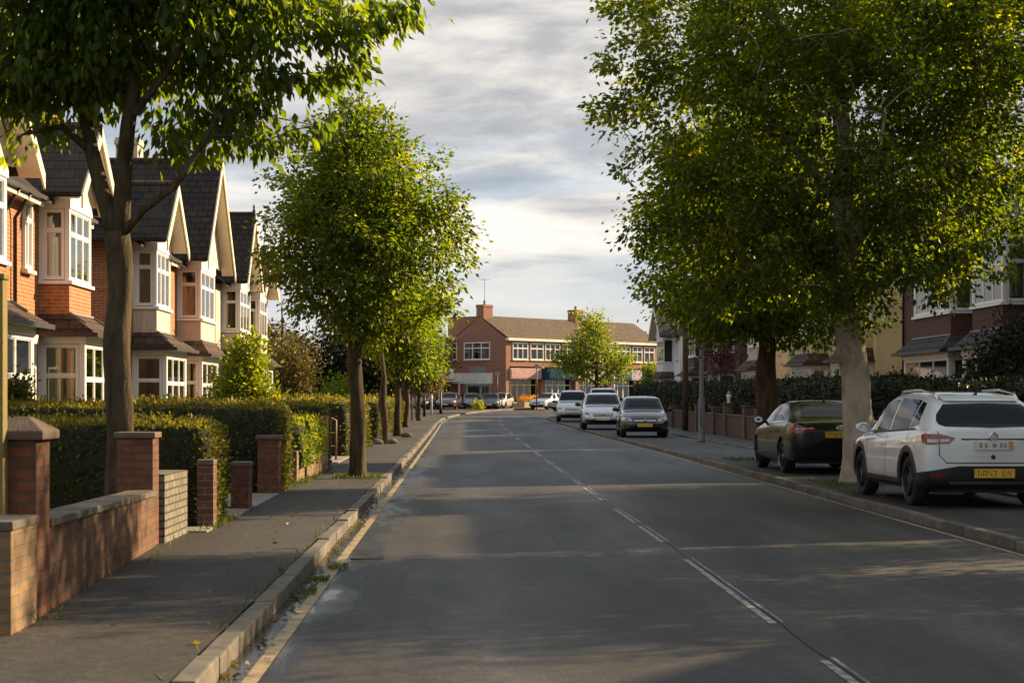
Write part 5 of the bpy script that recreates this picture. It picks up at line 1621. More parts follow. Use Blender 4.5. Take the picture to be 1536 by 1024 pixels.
# unseen trees added on the right for the shade they cast on the road
tree('broadleaf_tree', 'unseen tree added on the right to dapple the road, nearer than the white car', 'tree', (11.0, 18.0, 0.13),
     [(11, 18, 0.1, .2), (11, 18, 2.0, .15), (11, 18, 5.5, .03)], [[(11, 18, 1.9, .08), (11.9, 18.2, 3.2, .04)], [(11, 18, 1.9, .08), (10.2, 17.6, 3.2, .04)]],
     [((11, 18, 4.2), (1.9, 1.9, 1.7))], 110, 80, 0.13, (tb, M['leaf_plane']), 14, 0.3, 0.3, (), None)
tree('broadleaf_tree', 'unseen tree added on the right pavement for its shade, before the white car', 'tree', (9.3, 20.3, 0.12),  # added out of view to shade the near left pavement
     [(9.3, 20.3, 0.1, .26), (9.3, 20.3, 2.0, .2), (9.3, 20.3, 7.0, .03)], [[(9.3, 20.3, 2.2, .1), (10.3, 20.5, 4, .05)], [(9.3, 20.3, 2.2, .1), (8.4, 20, 4, .05)]],
     [((9.3, 20.3, 5.3), (2.1, 2.6, 2.5))], 170, 110, 0.13, (tb, M['leaf_plane']), 17, 0.26, 0.3, (), None)
tree('broadleaf_tree', 'unseen tree added on the right to break up sun bands, between its houses', 'tree', (14.6, 35.2, 0.13),  # added out of view to dapple the sun band between houses
     [(14.6, 35.2, 0.1, .2), (14.6, 35.2, 2.0, .15), (14.6, 35.2, 6.5, .03)], [[(14.6, 35.2, 1.9, .08), (15.5, 35.4, 3.2, .04)], [(14.6, 35.2, 1.9, .08), (13.8, 34.8, 3.2, .04)]],
     [((14.6, 35.2, 4.6), (1.7, 1.7, 2.4))], 90, 80, 0.15, (tb, M['leaf_plane']), 15, 0.3, 0.3, (), None)
tree('broadleaf_tree', 'slim unseen tree added on the right to break up sun bands, farther than the first', 'tree', (14.0, 23.4, 0.13),  # unseen, added in the nearer gap to break up its sunlight
     [(14, 23.4, 0.1, .16), (14, 23.4, 2.0, .12), (14, 23.4, 6.5, .03)], [[(14, 23.4, 1.9, .08), (14.6, 23.6, 3.2, .04)], [(14, 23.4, 1.9, .08), (13.5, 23, 3.2, .04)]],
     [((14, 23.4, 4.8), (1.1, 1.1, 2.6))], 70, 70, 0.15, (tb, M['leaf_plane']), 16, 0.25, 0.3, (), None)
# dark-trunked tree behind it
B4 = (6.95, 41.2, 0.105)
tree('broadleaf_tree', 'street tree with a dark straight trunk behind the black saloon', 'tree', B4,
     [(6.95, 41.2, 0.05, 0.36), (6.95, 41.2, 0.4, 0.28), (6.94, 41.2, 2.0, 0.24), (6.9, 41.2, 3.2, 0.19), (6.85, 41.2, 5.0, 0.12), (6.8, 41.2, 8.0, 0.03)],
     [[(6.9, 41.2, 2.8, .1), (5.8, 41, 3.5, .06), (4.8, 41, 4.3, .02)], [(6.9, 41.2, 2.9, .1), (7.9, 41, 3.7, .06), (8.8, 41, 4.6, .02)], [(6.9, 41.2, 3.0, .09), (6.8, 40, 4.0, .05), (6.8, 39.2, 5, .02)]],
     [((6.7, 41.3, 5.3), (2.7, 2.6, 2.4)), ((5.6, 41.2, 3.8), (1.5, 1.8, 1.0)), ((7.6, 41.2, 3.7), (1.5, 1.8, 0.95)), ((6.6, 41, 3.3), (1.3, 1.3, 0.6)), ((6.7, 41.3, 7.2), (1.8, 1.8, 1.5))],
     260, 120, 0.12, (tb, M['leaf_plane']), 4, 0.23, 0.3, (), 'street trees', sep=0.36, bias=0.22)
# the tree outside the parade
z = gz(138) + 0.11
tree('broadleaf_tree', 'airy yellow-green tree in front of the shopping parade', 'tree', (10.2, 138, z),
     [(10.2, 138, z - .05, .26), (10.2, 138, z + .4, .19), (10.2, 138, z + 2.2, .17), (10.15, 138, z + 4, .11), (10.1, 138, z + 6.5, .03)],
     [[(10.2, 138, z + 2.1, .09), (8.8, 138, z + 3.3, .05), (7.6, 138, z + 4.1, .02)], [(10.2, 138, z + 2.3, .09), (11.5, 138, z + 3.4, .05), (12.6, 138, z + 4.2, .02)], [(10.2, 138, z + 2.6, .08), (10.1, 136.8, z + 4, .04), (10, 136, z + 5, .02)]],
     [((10.1, 138, 4.8), (2.6, 2.3, 1.9)), ((9.9, 138, 6.8), (1.5, 1.5, 1.4)), ((7.9, 138, 4.3), (1.2, 1.3, 0.9)), ((12.1, 138, 4.0), (1.1, 1.3, 1.1)), ((9.0, 138, 3.6), (1.2, 1.2, 0.7))],
     210, 42, 0.2, (tb, M['leaf_lime']), 5, 0.3, 0.3, (), None, trunk_sides=10, tone_bias=0.12, sep=0.3)
# trees in the background left, behind the gardens
def far_tree(label, x, y, h, r, leafm, seed, n=120, per=60, size=0.3, bare=False, zlow=0.35):
    z = gz(y)
    bl = [((x, y, z + h * .62), (r, r, h * .34)), ((x + r * .5, y, z + h * .5), (r * .7, r * .7, h * .22)), ((x - r * .5, y, z + h * .45), (r * .75, r * .7, h * .22))]
    if bare:
        per = 0
    return tree('background_tree', label, 'tree', (x, y, z), [(x, y, z - .1, h * .03), (x, y, z + h * .35, h * .022), (x + .1, y, z + h * .7, h * .012), (x + .1, y, z + h * .95, .02)],
                [[(x, y, z + h * zlow, h * .012), (x + r * .5, y, z + h * .6, .04), (x + r * .8, y, z + h * .75, .02)], [(x, y, z + h * zlow, h * .012), (x - r * .5, y, z + h * .6, .04), (x - r * .8, y, z + h * .7, .02)]],
                bl, n, per, size, (tb, M[leafm]), seed, 0.35, 0.2, (), 'trees behind the left gardens', trunk_sides=8, twig=0.02)


far_tree('nearly bare tree with fine twigs beside the last left house', -9.4, 92, 6.6, 1.9, 'leaf_rust', 51, 110, 1, 0.15)
far_tree('dark evergreen tree behind the rounded street tree', -6.5, 112, 6.4, 3.0, 'leaf_dark', 52, 150, 70, 0.26)
far_tree('second dark evergreen tree, left of the other, behind the autumn shrub', -11.5, 118, 6.0, 3.0, 'leaf_dark', 53, 120, 60, 0.28)
far_tree('rust-brown tree behind the autumn shrub', -11.2, 106, 5.0, 1.8, 'leaf_rust', 54, 110, 55, 0.22)
far_tree('dark green tree over the low brick building roof, right of the rounded tree trunk', -4.2, 134, 7.0, 2.6, 'leaf_dark', 55, 110, 60, 0.3)
far_tree('pale grey-green tree top rising beyond the right end of the parade', 26.5, 245, 11.5, 3.6, 'leaf_rust', 56, 120, 60, 0.4)
far_tree('brown-leaved tree far behind the low brick building', -17, 150, 8.5, 4.0, 'leaf_rust', 57, 130, 60, 0.35)
# purple-leaved shrub by the lamp post
M['leaf_purple'] = leaf_mat('copper_leaf', (0.05, 0.018, 0.03), (0.11, 0.04, 0.06), (0.24, 0.1, 0.11), 0.4)
z = gz(70)
shrub('garden_shrub', 'purple-leaved small tree rising behind the grey lamp post', 'shrub', (10.3, 72, z + .1), [((10.1, 72, 4.2), (1.0, 1.0, 0.8)), ((10.2, 72, 3.2), (0.5, 0.5, 0.9))], 60, 40, 0.13, (tb, M['leaf_purple']), 61, 0.25, 3)
# ------------------------------------------------------------------ cars
def paint(name, col, metal=0.0, rough=0.32, coat=1.0):
    m, nt, out = new_mat(name)
    co = objco(nt)
    f = noise_n(nt, co, 2.2, 5.0, 0.6)
    c = ramp(nt, f, [(0.3, tuple(x * 0.93 for x in col)), (0.7, tuple(min(1, x * 1.04) for x in col))])
    s = N(nt, 'ShaderNodeSeparateXYZ', {0: co})
    # road dust on the lower panels
    d = math_n(nt, 'ADD', s.outputs[2], math_n(nt, 'MULTIPLY', f, 0.25))
    c = mixc(nt, (0.1, 0.09, 0.075), c, ramp(nt, d, [(0.3, (0.55,) * 3), (0.62, (1, 1, 1))]))
    principled(nt, out, color=c, rough=rough, metal=metal, coat=coat, coat_rough=0.04)
    return m


M['p_white'] = paint('white_car_paint', (0.66, 0.68, 0.7))
M['p_black'] = paint('black_car_paint', (0.003, 0.0035, 0.005), 0.0, 0.25, 0.3)
M['p_navy'] = paint('dark_navy_car_paint', (0.009, 0.012, 0.02), 0.2, 0.25)
M['p_silver'] = paint('silver_car_paint', (0.5, 0.51, 0.52), 0.55, 0.3)
M['p_maroon'] = paint('maroon_car_paint', (0.035, 0.008, 0.014), 0.2, 0.3)
M['p_grey'] = paint('grey_car_paint', (0.07, 0.072, 0.078), 0.4, 0.3)
M['c_glass'] = simple('tinted_car_glass', (0.005, 0.006, 0.007), 0.03, 0.2, 2.0, spec=0.15)
M['c_trim'] = simple('black_car_trim', (0.014, 0.014, 0.014), 0.55, 0.2, 5.0)
M['c_chrome'] = simple('bright_trim', (0.62, 0.62, 0.63), 0.18, 0.05, 3.0, metal=1.0)
M['c_tyre'] = simple('tyre_rubber', (0.016, 0.0155, 0.015), 0.8, 0.3, 9.0, 0.3)
M['c_rim'] = simple('alloy_rim', (0.28, 0.28, 0.29), 0.3, 0.1, 4.0, metal=0.9)
M['c_rim_dark'] = simple('dark_alloy_rim', (0.13, 0.13, 0.135), 0.35, 0.15, 4.0, metal=0.7)
M['c_red'] = simple('red_lamp_glass', (0.2, 0.008, 0.01), 0.08, 0.3, 9.0, coat=1.0)
M['c_clear'] = simple('clear_lamp_glass', (0.5, 0.48, 0.47), 0.08, 0.25, 14.0, coat=1.0)
M['c_lampdark'] = simple('lamp_housing', (0.06, 0.058, 0.06), 0.12, 0.4, 14.0, coat=1.0)
M['c_plate_y'] = simple('yellow_plate', (0.62, 0.38, 0.03), 0.45, 0.15, 9.0)
M['c_plate_w'] = simple('white_plate', (0.62, 0.6, 0.55), 0.45, 0.1, 9.0)
M['c_ink'] = simple('plate_black', (0.16, 0.11, 0.025), 0.5, 0.2, 9.0)
M['c_ink_w'] = simple('faded_plate_ink', (0.26, 0.26, 0.25), 0.5, 0.2, 9.0)
M['c_amber'] = simple('amber_reflector', (0.6, 0.3, 0.02), 0.2, 0.2, 9.0)


def pchip(x, y, xs):
    x, y = np.asarray(x, float), np.asarray(y, float)
    h = np.diff(x)
    d = np.diff(y) / h
    m = np.zeros_like(y)
    for i in range(1, len(x) - 1):
        if d[i - 1] * d[i] > 0:
            w1, w2 = 2 * h[i] + h[i - 1], h[i] + 2 * h[i - 1]
            m[i] = (w1 + w2) / (w1 / d[i - 1] + w2 / d[i])
    m[0], m[-1] = d[0], d[-1]
    k = np.clip(np.searchsorted(x, xs) - 1, 0, len(x) - 2)
    t = (xs - x[k]) / h[k]
    return (2 * t**3 - 3 * t**2 + 1) * y[k] + (t**3 - 2 * t**2 + t) * h[k] * m[k] + (-2 * t**3 + 3 * t**2) * y[k + 1] + (t**3 - t**2) * h[k] * m[k + 1]


# keys: y from the rear, bottom z, belt z, top z, half width, roof half width
CARS = {
    'suv': dict(L=4.42, wheels=(0.82, 3.5), rw=0.345, keys=[
        (0.00, .38, .99, 1.015, .80, .72), (0.03, .32, 1.03, 1.065, .855, .745), (0.10, .28, 1.045, 1.11, .89, .74), (0.24, .25, 1.045, 1.235, .912, .70), (0.50, .24, 1.03, 1.43, .922, .63), (0.66, .22, 1.02, 1.485, .925, .615),
        (1.15, .21, 1.0, 1.54, .928, .62), (1.9, .21, .97, 1.555, .928, .645), (2.45, .21, .95, 1.50, .928, .69), (2.85, .21, .935, 1.27, .925, .73), (3.2, .22, .92, 1.03, .92, .78), (3.5, .22, .895, .975, .915, .77),
        (3.95, .23, .84, .905, .89, .74), (4.2, .25, .76, .815, .84, .7), (4.34, .28, .66, .70, .77, .66), (4.42, .33, .56, .59, .68, .6)]),
    'sedan': dict(L=4.55, wheels=(0.98, 3.68), rw=0.32, keys=[
        (0.00, .42, .88, .90, .72, .66), (0.04, .34, .945, .975, .80, .70), (0.12, .28, .97, 1.0, .86, .72), (0.35, .24, .975, 1.02, .89, .73), (0.55, .22, .97, 1.05, .90, .73), (0.85, .21, .96, 1.2, .905, .68),
        (1.2, .2, .945, 1.335, .91, .63), (1.7, .2, .93, 1.375, .91, .61), (2.2, .2, .92, 1.365, .91, .62), (2.6, .2, .905, 1.28, .91, .65), (3.0, .2, .89, 1.09, .905, .70), (3.3, .21, .87, .945, .90, .74),
        (3.75, .22, .82, .875, .885, .72), (4.2, .24, .73, .775, .83, .68), (4.42, .27, .62, .66, .76, .64), (4.55, .32, .53, .56, .66, .58)]),
    'hatch': dict(L=4.2, wheels=(0.75, 3.35), rw=0.315, keys=[
        (0.00, .40, .86, .89, .76, .70), (0.03, .33, .91, .97, .83, .72), (0.12, .27, .945, 1.06, .87, .72), (0.3, .24, .95, 1.26, .885, .68), (0.48, .22, .95, 1.39, .89, .65), (1.0, .2, .94, 1.45, .89, .63),
        (1.7, .2, .925, 1.465, .89, .63), (2.15, .2, .91, 1.41, .89, .645), (2.55, .2, .895, 1.2, .885, .68), (2.95, .21, .88, .975, .885, .73), (3.3, .22, .85, .925, .875, .73), (3.75, .23, .79, .85, .85, .7),
        (4.0, .25, .71, .76, .80, .66), (4.13, .28, .62, .66, .74, .63), (4.2, .33, .53, .56, .66, .57)]),
}
CARS['tall'] = dict(CARS['suv'])
CARS['tall'] = dict(L=4.5, wheels=(0.82, 3.55), rw=0.37, keys=[(k[0] * 4.5 / 4.42, k[1] + .02, k[2] * 1.09, k[3] * 1.12, k[4], k[5]) for k in CARS['suv']['keys']])


def car_body(spec, res=1.0):
    K = np.array(spec['keys'])
    xs = np.unique(np.concatenate([np.linspace(0, .12, 5), np.linspace(.12, K[-1, 0] - .3, int(34 * res)), np.linspace(K[-1, 0] - .3, K[-1, 0], int(9 * res))]))
    cols = [pchip(K[:, 0], K[:, i], xs) for i in range(1, 6)]
    rings = []
    for y, zb, ze, zt, w, wr in zip(xs, *cols):
        g = max(0.0, zt - ze)
        k = min(1.0, g / 0.35)          # 0 on bonnet and boot, 1 where there is a cabin
        h = ze - zb
        half = [(0, zb), (w * .6, zb), (w * .9, zb + .015), (w * .975, zb + h * .12), (w * .995, zb + h * .3), (w, zb + h * .52), (w * .993, zb + h * .72), (w * .975, ze - h * .1), (w * .955, ze - .012), (w * .93, ze + .012 * k)]
        wa = w * .93
        sh = [(0.06, 0.10), (0.32, 0.42), (0.66, 0.74), (0.90, 0.94)]
        for a, b in sh:
            half.append((wa + (wr - wa) * a if k > .98 else (wa + (wr - wa) * a) , ze + g * b * (0.90 + .0 * k)))
        half += [(wr * .93, zt - .022 * k - .01), (wr * .75, zt - .004), (wr * .4, zt + .008), (0, zt + .012)]
        rings.append([(x, y, z) for x, z in half] + [(-x, y, z) for x, z in half[-2:0:-1]])
    n = len(rings[0])
    vs = [p for r in rings for p in r]
    fs = []
    for i in range(len(rings) - 1):
        for j in range(n):
            fs.append((i * n + j, i * n + (j + 1) % n, (i + 1) * n + (j + 1) % n, (i + 1) * n + j))
    for end, sgn, bul in ((0, -1, .05), (len(rings) - 1, 1, .07)):
        r = rings[end]
        zc = sum(p[2] for p in r) / n
        prev = [end * n + j for j in range(n)]
        for s in (.93, .8, .55, .25):
            base = len(vs)
            for p in r:
                vs.append((p[0] * s, p[1] + sgn * bul * (1 - s * s), zc + (p[2] - zc) * s))
            cur = list(range(base, base + n))
            for j in range(n):
                q = (prev[j], prev[(j + 1) % n], cur[(j + 1) % n], cur[j])
                fs.append(q)
            prev = cur
        fs.append(tuple(prev))
    return vs, fs


def outline_patch(bvh, poly, view, off=0.006, cell=0.07):
    """a panel cut to outline poly, pressed onto the body from one side; poly in (x,z) for rear/front, (y,z) for the sides, (x,y) for top"""
    bm = bmesh.new()
    f = bm.faces.new([bm.verts.new((a, b, 0)) for a, b in poly])
    bmesh.ops.triangulate(bm, faces=[f])
    for _ in range(7):
        E = [e for e in bm.edges if e.calc_length() > cell]
        if not E:
            break
        bmesh.ops.subdivide_edges(bm, edges=E, cuts=1)
        bmesh.ops.triangulate(bm, faces=bm.faces[:])
    D = {'rear': ((0, 1, 0), lambda a, b: (a, -3, b)), 'front': ((0, -1, 0), lambda a, b: (a, 9, b)), 'right': ((-1, 0, 0), lambda a, b: (3, a, b)), 'left': ((1, 0, 0), lambda a, b: (-3, a, b)), 'top': ((0, 0, -1), lambda a, b: (a, b, 4))}[view]
    pos = {}
    for v in bm.verts:
        o = Vector(D[1](v.co.x, v.co.y))
        hit = bvh.ray_cast(o, Vector(D[0]))
        if hit[0] is not None:
            nn = hit[1] if hit[1].dot(Vector(D[0])) < 0 else -hit[1]
            pos[v.index] = hit[0] + nn * off
    bm.verts.index_update()
    vs, fs, mp = [], [], {}
    for f in bm.faces:
        ii = [v.index for v in f.verts]
        if all(i in pos for i in ii):
            for i in ii:
                if i not in mp:
                    mp[i] = len(vs)
                    vs.append(pos[i])
            fs.append([mp[i] for i in ii])
    bm.free()
    return vs, fs


def mir(poly):
    return [(-a, b) for a, b in poly][::-1]


def wheel(parent, x, y, r, wd, rim, side, fine):
    mb = MB()
    w2 = wd / 2
    mb.lathe([(r * .6, -w2 * .2), (r * .64, -w2 * .85), (r * .9, -w2), (r * .975, -w2 * .8), (r, -w2 * .45), (r, w2 * .45), (r * .975, w2 * .8), (r * .9, w2), (r * .64, w2 * .85), (r * .6, w2 * .2)], (x, y, r), 'x', 28 if fine else 18, 0, False)
    t = mb.build('wheel', M['c_tyre'], parent, smooth=True)
    mb = MB()
    xo = x + side * w2 * .72
    mb.lathe([(r * .66, -.012), (r * .67, .012), (r * .6, .016), (r * .58, -.05), (r * .6, -.06)], (xo, y, r), 'x', 26, 0, False)
    xd = x + side * w2 * .05
    mb.lathe([(.01, -.012), (r * .61, -.012), (r * .61, -.004), (.01, -.004)], (xd, y, r), 'x', 22, 1)
    for k in range(5):
        a = 2 * math.pi * k / 5 + .3
        for da in (-.2, .2):
            u = Vector((0, math.cos(a + da), math.sin(a + da)))
            u0 = Vector((0, math.cos(a + da * .4), math.sin(a + da * .4)))
            p = Vector((0, -math.sin(a + da), math.cos(a + da)))
            c0 = Vector((xo, y, r))
            q0, q1 = c0 + u0 * r * .13, c0 + u * r * .6
            w0, w1 = r * .075, r * .055
            e = Vector((side * .012, 0, 0))
            g = Vector((-side * .03, 0, 0))
            mb.hexa([q0 - p * w0 + g, q0 + p * w0 + g, q1 + p * w1 + g, q1 - p * w1 + g, q0 - p * w0 + e, q0 + p * w0 + e, q1 + p * w1 - e * .3, q1 - p * w1 - e * .3])
    mb.lathe([(r * .17, -.02), (r * .17, .015), (r * .1, .02)], (xo, y, r), 'x', 14)
    mb.build('rim', [M[rim], M['c_trim']], t, smooth=False)
    return t


def plate_marks(mb, cx, y0, z, w, h, dy, seed, mi=1):
    """dark strokes that read as worn, illegible plate characters"""
    rr = random.Random(seed)
    n = 7
    for i in range(n):
        if i == 4:
            continue
        x = cx - w * .44 + w * .88 * (i + .5) / n
        for k in range(4):
            a = rr.choice([(0, .24, .0, 1.0), (.76, 1, 0, 1.0), (0, 1, .88, 1), (0, 1, .44, .56), (0, 1, 0, .12), (0, .24, .5, 1), (.76, 1, 0, .5)])
            cw = w * .088
            xa, xb = x - cw / 2 + cw * a[0], x - cw / 2 + cw * a[1]
            za, zb = z - h * .33 + h * .66 * a[2], z - h * .33 + h * .66 * a[3]
            mb.box(xa, xb, y0 + min(dy, 0), y0 + max(dy, 0), za, zb, mi)


def car(kind, label, cat, paintm, rim='c_rim', fine=True, plate='c_plate_y', front=True, rear=True, group='parked cars', cladding=False, roof_rails=False, seed=1, scale=1.0):
    sp = CARS[kind]
    L = sp['L']
    root = thing('parked_car', label, cat, (0, 0, 0), group)
    vs, fs = car_body(sp, 1.0 if fine else .7)
    bvh = BVHTree.FromPolygons([Vector(v) for v in vs], fs)
    mb = MB()
    mb.add(vs, fs)
    body = mb.build('body', [M[paintm], M['c_trim']], root, smooth=True)
    K = np.array(sp['keys'])
    f = lambda y, c: float(pchip(K[:, 0], K[:, c], np.array([y]))[0])
    rw = sp['rw']
    # wheel arches cut out of the body
    mb = MB()
    for wy in sp['wheels']:
        for s in (-1, 1):
            mb.lathe([(rw + .055, -.22), (rw + .055, .3)] if s > 0 else [(rw + .055, -.3), (rw + .055, .22)], (s * .8, wy, rw), 'x', 30)
    cut = mb.build('arch_cut', M['c_trim'], None)
    md = body.modifiers.new('arch', 'BOOLEAN')
    md.operation = 'DIFFERENCE'
    md.solver = 'EXACT'
    md.object = cut
    dg = bpy.context.evaluated_depsgraph_get()
    me = bpy.data.meshes.new_from_object(body.evaluated_get(dg))
    body.modifiers.clear()
    body.data = me
    me.polygons.foreach_set('use_smooth', [True] * len(me.polygons))
    me.set_sharp_from_angle(angle=math.radians(38))
    if len(me.materials) > 2:
        pass
    bpy.data.objects.remove(cut)

    def P(name, mat, specs, off=.006, parent=root, smooth=True, cell=.07):
        m2 = MB()
        for poly, view in specs:
            a, b = outline_patch(bvh, poly, view, off, cell)
            if b:
                m2.add(a, b)
        if m2.f:
            return m2.build(name, mat if isinstance(mat, list) else M[mat], parent, smooth=smooth, recalc=False)
    # glazing
    belt = lambda y: f(y, 2)
    top = lambda y: f(y, 3)
    if kind in ('suv', 'tall', 'hatch'):
        s = {'suv': 1, 'tall': 1.1, 'hatch': .95}[kind]
        zt = top(.5) - .045
        wt, wb = (f(.5, 5) - .07), (f(.1, 5) - .04)
        z0_ = belt(.1)
        rearw = [(-wb + .1, z0_ + .045), (0, z0_ + .03), (wb - .1, z0_ + .045), (wb - .02, z0_ + .075), (wb, z0_ + .12), (wb - .03, z0_ + .2), (wt + .01, zt - .04), (wt - .03, zt), (0, zt + .012), (-wt + .03, zt), (-wt - .01, zt - .04), (-wb + .03, z0_ + .2), (-wb, z0_ + .12), (-wb + .02, z0_ + .075)]
        if kind == 'hatch':
            rearw = [(-wb + .05, belt(.1) + .06), (wb - .05, belt(.1) + .06), (wt, zt), (-wt, zt)]
        P('rear_window', 'c_glass', [(rearw, 'rear')])
        xr = .62 if kind != 'hatch' else .55
        fr = {'suv': 3.02, 'tall': 3.05, 'hatch': 2.72}[kind]
        bp = {'suv': 1.95, 'tall': 1.98, 'hatch': 1.75}[kind]
        cp = {'suv': .98, 'tall': 1.0, 'hatch': .8}[kind]
    else:
        P('rear_window', 'c_glass', [([(-.6, 1.055), (.6, 1.055), (.5, 1.31), (-.5, 1.31)], 'rear')])
        xr, fr, bp, cp = 1.0, 3.02, 2.0, 1.25
    for side in ('left', 'right'):
        def win(y0, y1, slope0=0.0, slope1=0.0):
            pts = [(y0, belt(y0) + .05), (y1, belt(y1) + .05)]
            ta, tb = min(y0 + slope0, y1), max(y1 - slope1, y0)
            k = 6
            for i in range(k + 1):
                yy = tb + (ta - tb) * i / k
                pts.append((yy, top(yy) - .085))
            return pts
        # A-pillar slope: the front window ends in a point at the mirror
        yA = fr
        fw_ = [(bp + .03, belt(bp) + .045), (yA - .12, belt(yA - .1) + .05)] + [(yy, min(top(yy) - .1, belt(yy) + 2)) for yy in np.linspace(yA - .2, bp + .03, 8) if top(yy) - .1 > belt(yy) + .06]
        rw_ = [(cp, belt(cp) + .045), (bp - .05, belt(bp) + .045)] + [(yy, top(yy) - .09) for yy in np.linspace(bp - .05, cp, 5)]
        qw = [(xr - .05, belt(xr) + .09), (cp - .06, belt(cp) + .05)] + [(yy, top(yy) - .1) for yy in np.linspace(cp - .06, xr + .12, 4) if top(yy) - .1 > belt(yy) + .1]
        P('side_window', 'c_glass', [(p, side) for p in (fw_, rw_, qw)], .005)
        # blackened window surround
        if fine:
            seams = []
            for yy in (bp - .01, cp - .14 if kind != 'sedan' else cp - .12):
                seams.append(([(yy, .36), (yy + .012, .36), (yy + .012, belt(yy) - .01), (yy, belt(yy) - .01)], side))
            seams.append(([(fr - .05, .4), (fr - .038, .4), (fr + .06, belt(fr) - .05), (fr + .045, belt(fr) - .05)], side))
            seams.append(([(.9, .345), (3.2, .345), (3.2, .357), (.9, .357)], side))
            P('panel_gap', 'c_trim', seams, .0035, root, False, .1)
            hs = [([(bp + .1, belt(bp) - .17), (bp + .3, belt(bp) - .165), (bp + .3, belt(bp) - .135), (bp + .1, belt(bp) - .14)], side), ([(cp + .0, belt(cp) - .17), (cp + .2, belt(cp) - .165), (cp + .2, belt(cp) - .135), (cp + .0, belt(cp) - .14)], side)]
            P('door_handle', paintm if not cladding else paintm, hs, .025)
            P('window_trim', 'c_chrome' if kind == 'sedan' else 'c_trim', [([(xr, belt(xr) + .02), (fr - .1, belt(fr) + .025), (fr - .1, belt(fr) + .042), (xr, belt(xr) + .042)], side)], .009)
    # windscreen
    y0 = {'suv': 3.2, 'tall': 3.26, 'hatch': 2.95, 'sedan': 3.25}[kind]
    zt = top({'suv': 2.4, 'tall': 2.45, 'hatch': 2.1, 'sedan': 2.45}[kind]) - .03
    wb, wt = f(y0 - .1, 5) - .03, f(y0 - .85, 5) - .05
    P('windscreen', 'c_glass', [([(-wb, top(y0) + .02), (0, top(y0) + .03), (wb, top(y0) + .02), (wt, zt), (-wt, zt)], 'front')])
    # lamps
    zl = belt(.08) - .14
    wr_ = f(.06, 4)
    if kind in ('suv', 'tall'):
        tl = [(wr_ - .37, zl + .04), (wr_ - .3, zl - .035), (wr_ - .015, zl - .05), (wr_ - .015, zl + .09), (wr_ - .2, zl + .085)]
        sd = [(.02, zl - .045), (.13, zl - .03), (.2, zl + .05), (.17, zl + .085), (.02, zl + .085)]
    elif kind == 'sedan':
        tl = [(wr_ - .42, zl - .02), (wr_ - .015, zl - .05), (wr_ - .015, zl + .09), (wr_ - .2, zl + .085)]
        sd = [(.0, zl - .05), (.26, zl + .03), (.26, zl + .09), (.0, zl + .11)]
    else:
        tl = [(wr_ - .24, zl - .04), (wr_ - .015, zl - .05), (wr_ - .015, zl + .1), (wr_ - .2, zl + .1)]
        sd = [(.0, zl - .05), (.2, zl + .02), (.22, zl + .1), (.0, zl + .12)]
    for sgn, side in ((-1, 'left'), (1, 'right')):
        if rear:
            t = P('tail_light', 'c_red', [(tl if sgn > 0 else mir(tl), 'rear'), (sd, side)], .012, cell=.04)
            if t is not None and fine:
                il = [(wr_ - .29, zl - .01), (wr_ - .03, zl - .025), (wr_ - .03, zl + .02), (wr_ - .3, zl + .025)] if kind != 'sedan' else [(wr_ - .36, zl + .03), (wr_ - .03, zl + .02), (wr_ - .03, zl + .045), (wr_ - .34, zl + .05)]
                P('lamp_lens', 'c_clear', [(il if sgn > 0 else mir(il), 'rear')], .017, t, cell=.03)
                if kind != 'sedan':
                    jl = [(wr_ - .175, zl - .035), (wr_ - .155, zl - .035), (wr_ - .155, zl + .08), (wr_ - .175, zl + .08)]
                    P('lamp_bar', 'c_lampdark', [(jl if sgn > 0 else mir(jl), 'rear')], .02, t, cell=.04)
        if front:
            zf = belt(L - .25) - .06
            wf = f(L - .3, 4)
            hl_ = [(wf - .36, zf - .1), (wf - .02, zf - .06), (wf + .01, zf + .04), (wf - .1, zf + .05), (wf - .33, zf - .01)]
            hs_ = [(L - .3, zf - .06), (L - .52, zf + .02), (L - .55, zf + .07), (L - .3, zf + .04)]
            h = P('headlight', 'c_clear', [(hl_ if sgn > 0 else mir(hl_), 'front'), (hs_, side)], .012, cell=.05)
            if h is not None:
                il = [(wf - .29, zf - .07), (wf - .12, zf - .05), (wf - .12, zf + .01), (wf - .27, zf - .02)]
                P('lamp_bar', 'c_lampdark', [(il if sgn > 0 else mir(il), 'front')], .017, h, cell=.05)
    # rear details
    yr = -.055
    zc = .62 if kind != 'sedan' else .66
    if rear:
        wl = f(.05, 4)
        if kind in ('suv', 'tall'):
            P('bumper', 'c_trim', [([(-wl + .01, .28), (wl - .01, .28), (wl - .01, .5), (wl - .12, .52), (.45, .57), (-.45, .57), (-wl + .12, .52), (-wl + .01, .5)], 'rear')] + [([(.03, .3), (.38, .3), (.4, .46), (.03, .5)], q) for q in ('left', 'right')], .02)
            P('bumper_trim', 'c_chrome', [([(-.55, .34), (.55, .34), (.6, .375), (-.6, .375)], 'rear')], .03)
            P('tailgate_gap', 'c_trim', [([(-.62, .605), (.62, .605), (.62, .617), (-.62, .617)], 'rear'), ([(-.7, .7), (-.615, .605), (-.605, .61), (-.69, .7)], 'rear'), ([(.7, .7), (.69, .7), (.605, .61), (.615, .605)], 'rear'),
                                         ([(-.71, .7), (-.7, .7), (-.72, 1.03), (-.73, 1.03)], 'rear'), ([(.70, .7), (.71, .7), (.73, 1.03), (.72, 1.03)], 'rear'), ([(-.42, .915), (.42, .915), (.42, .932), (-.42, .932)], 'rear')], .008, root, False)
            P('plate_recess', 'c_lampdark' if False else paintm, [([(-.36, .7), (.36, .7), (.36, .84), (-.36, .84)], 'rear')], .004)
            rfl = [(-.8, .42), (-.62, .43), (-.62, .47), (-.8, .46)]
            P('reflector', 'c_red', [(rfl, 'rear')], .028)
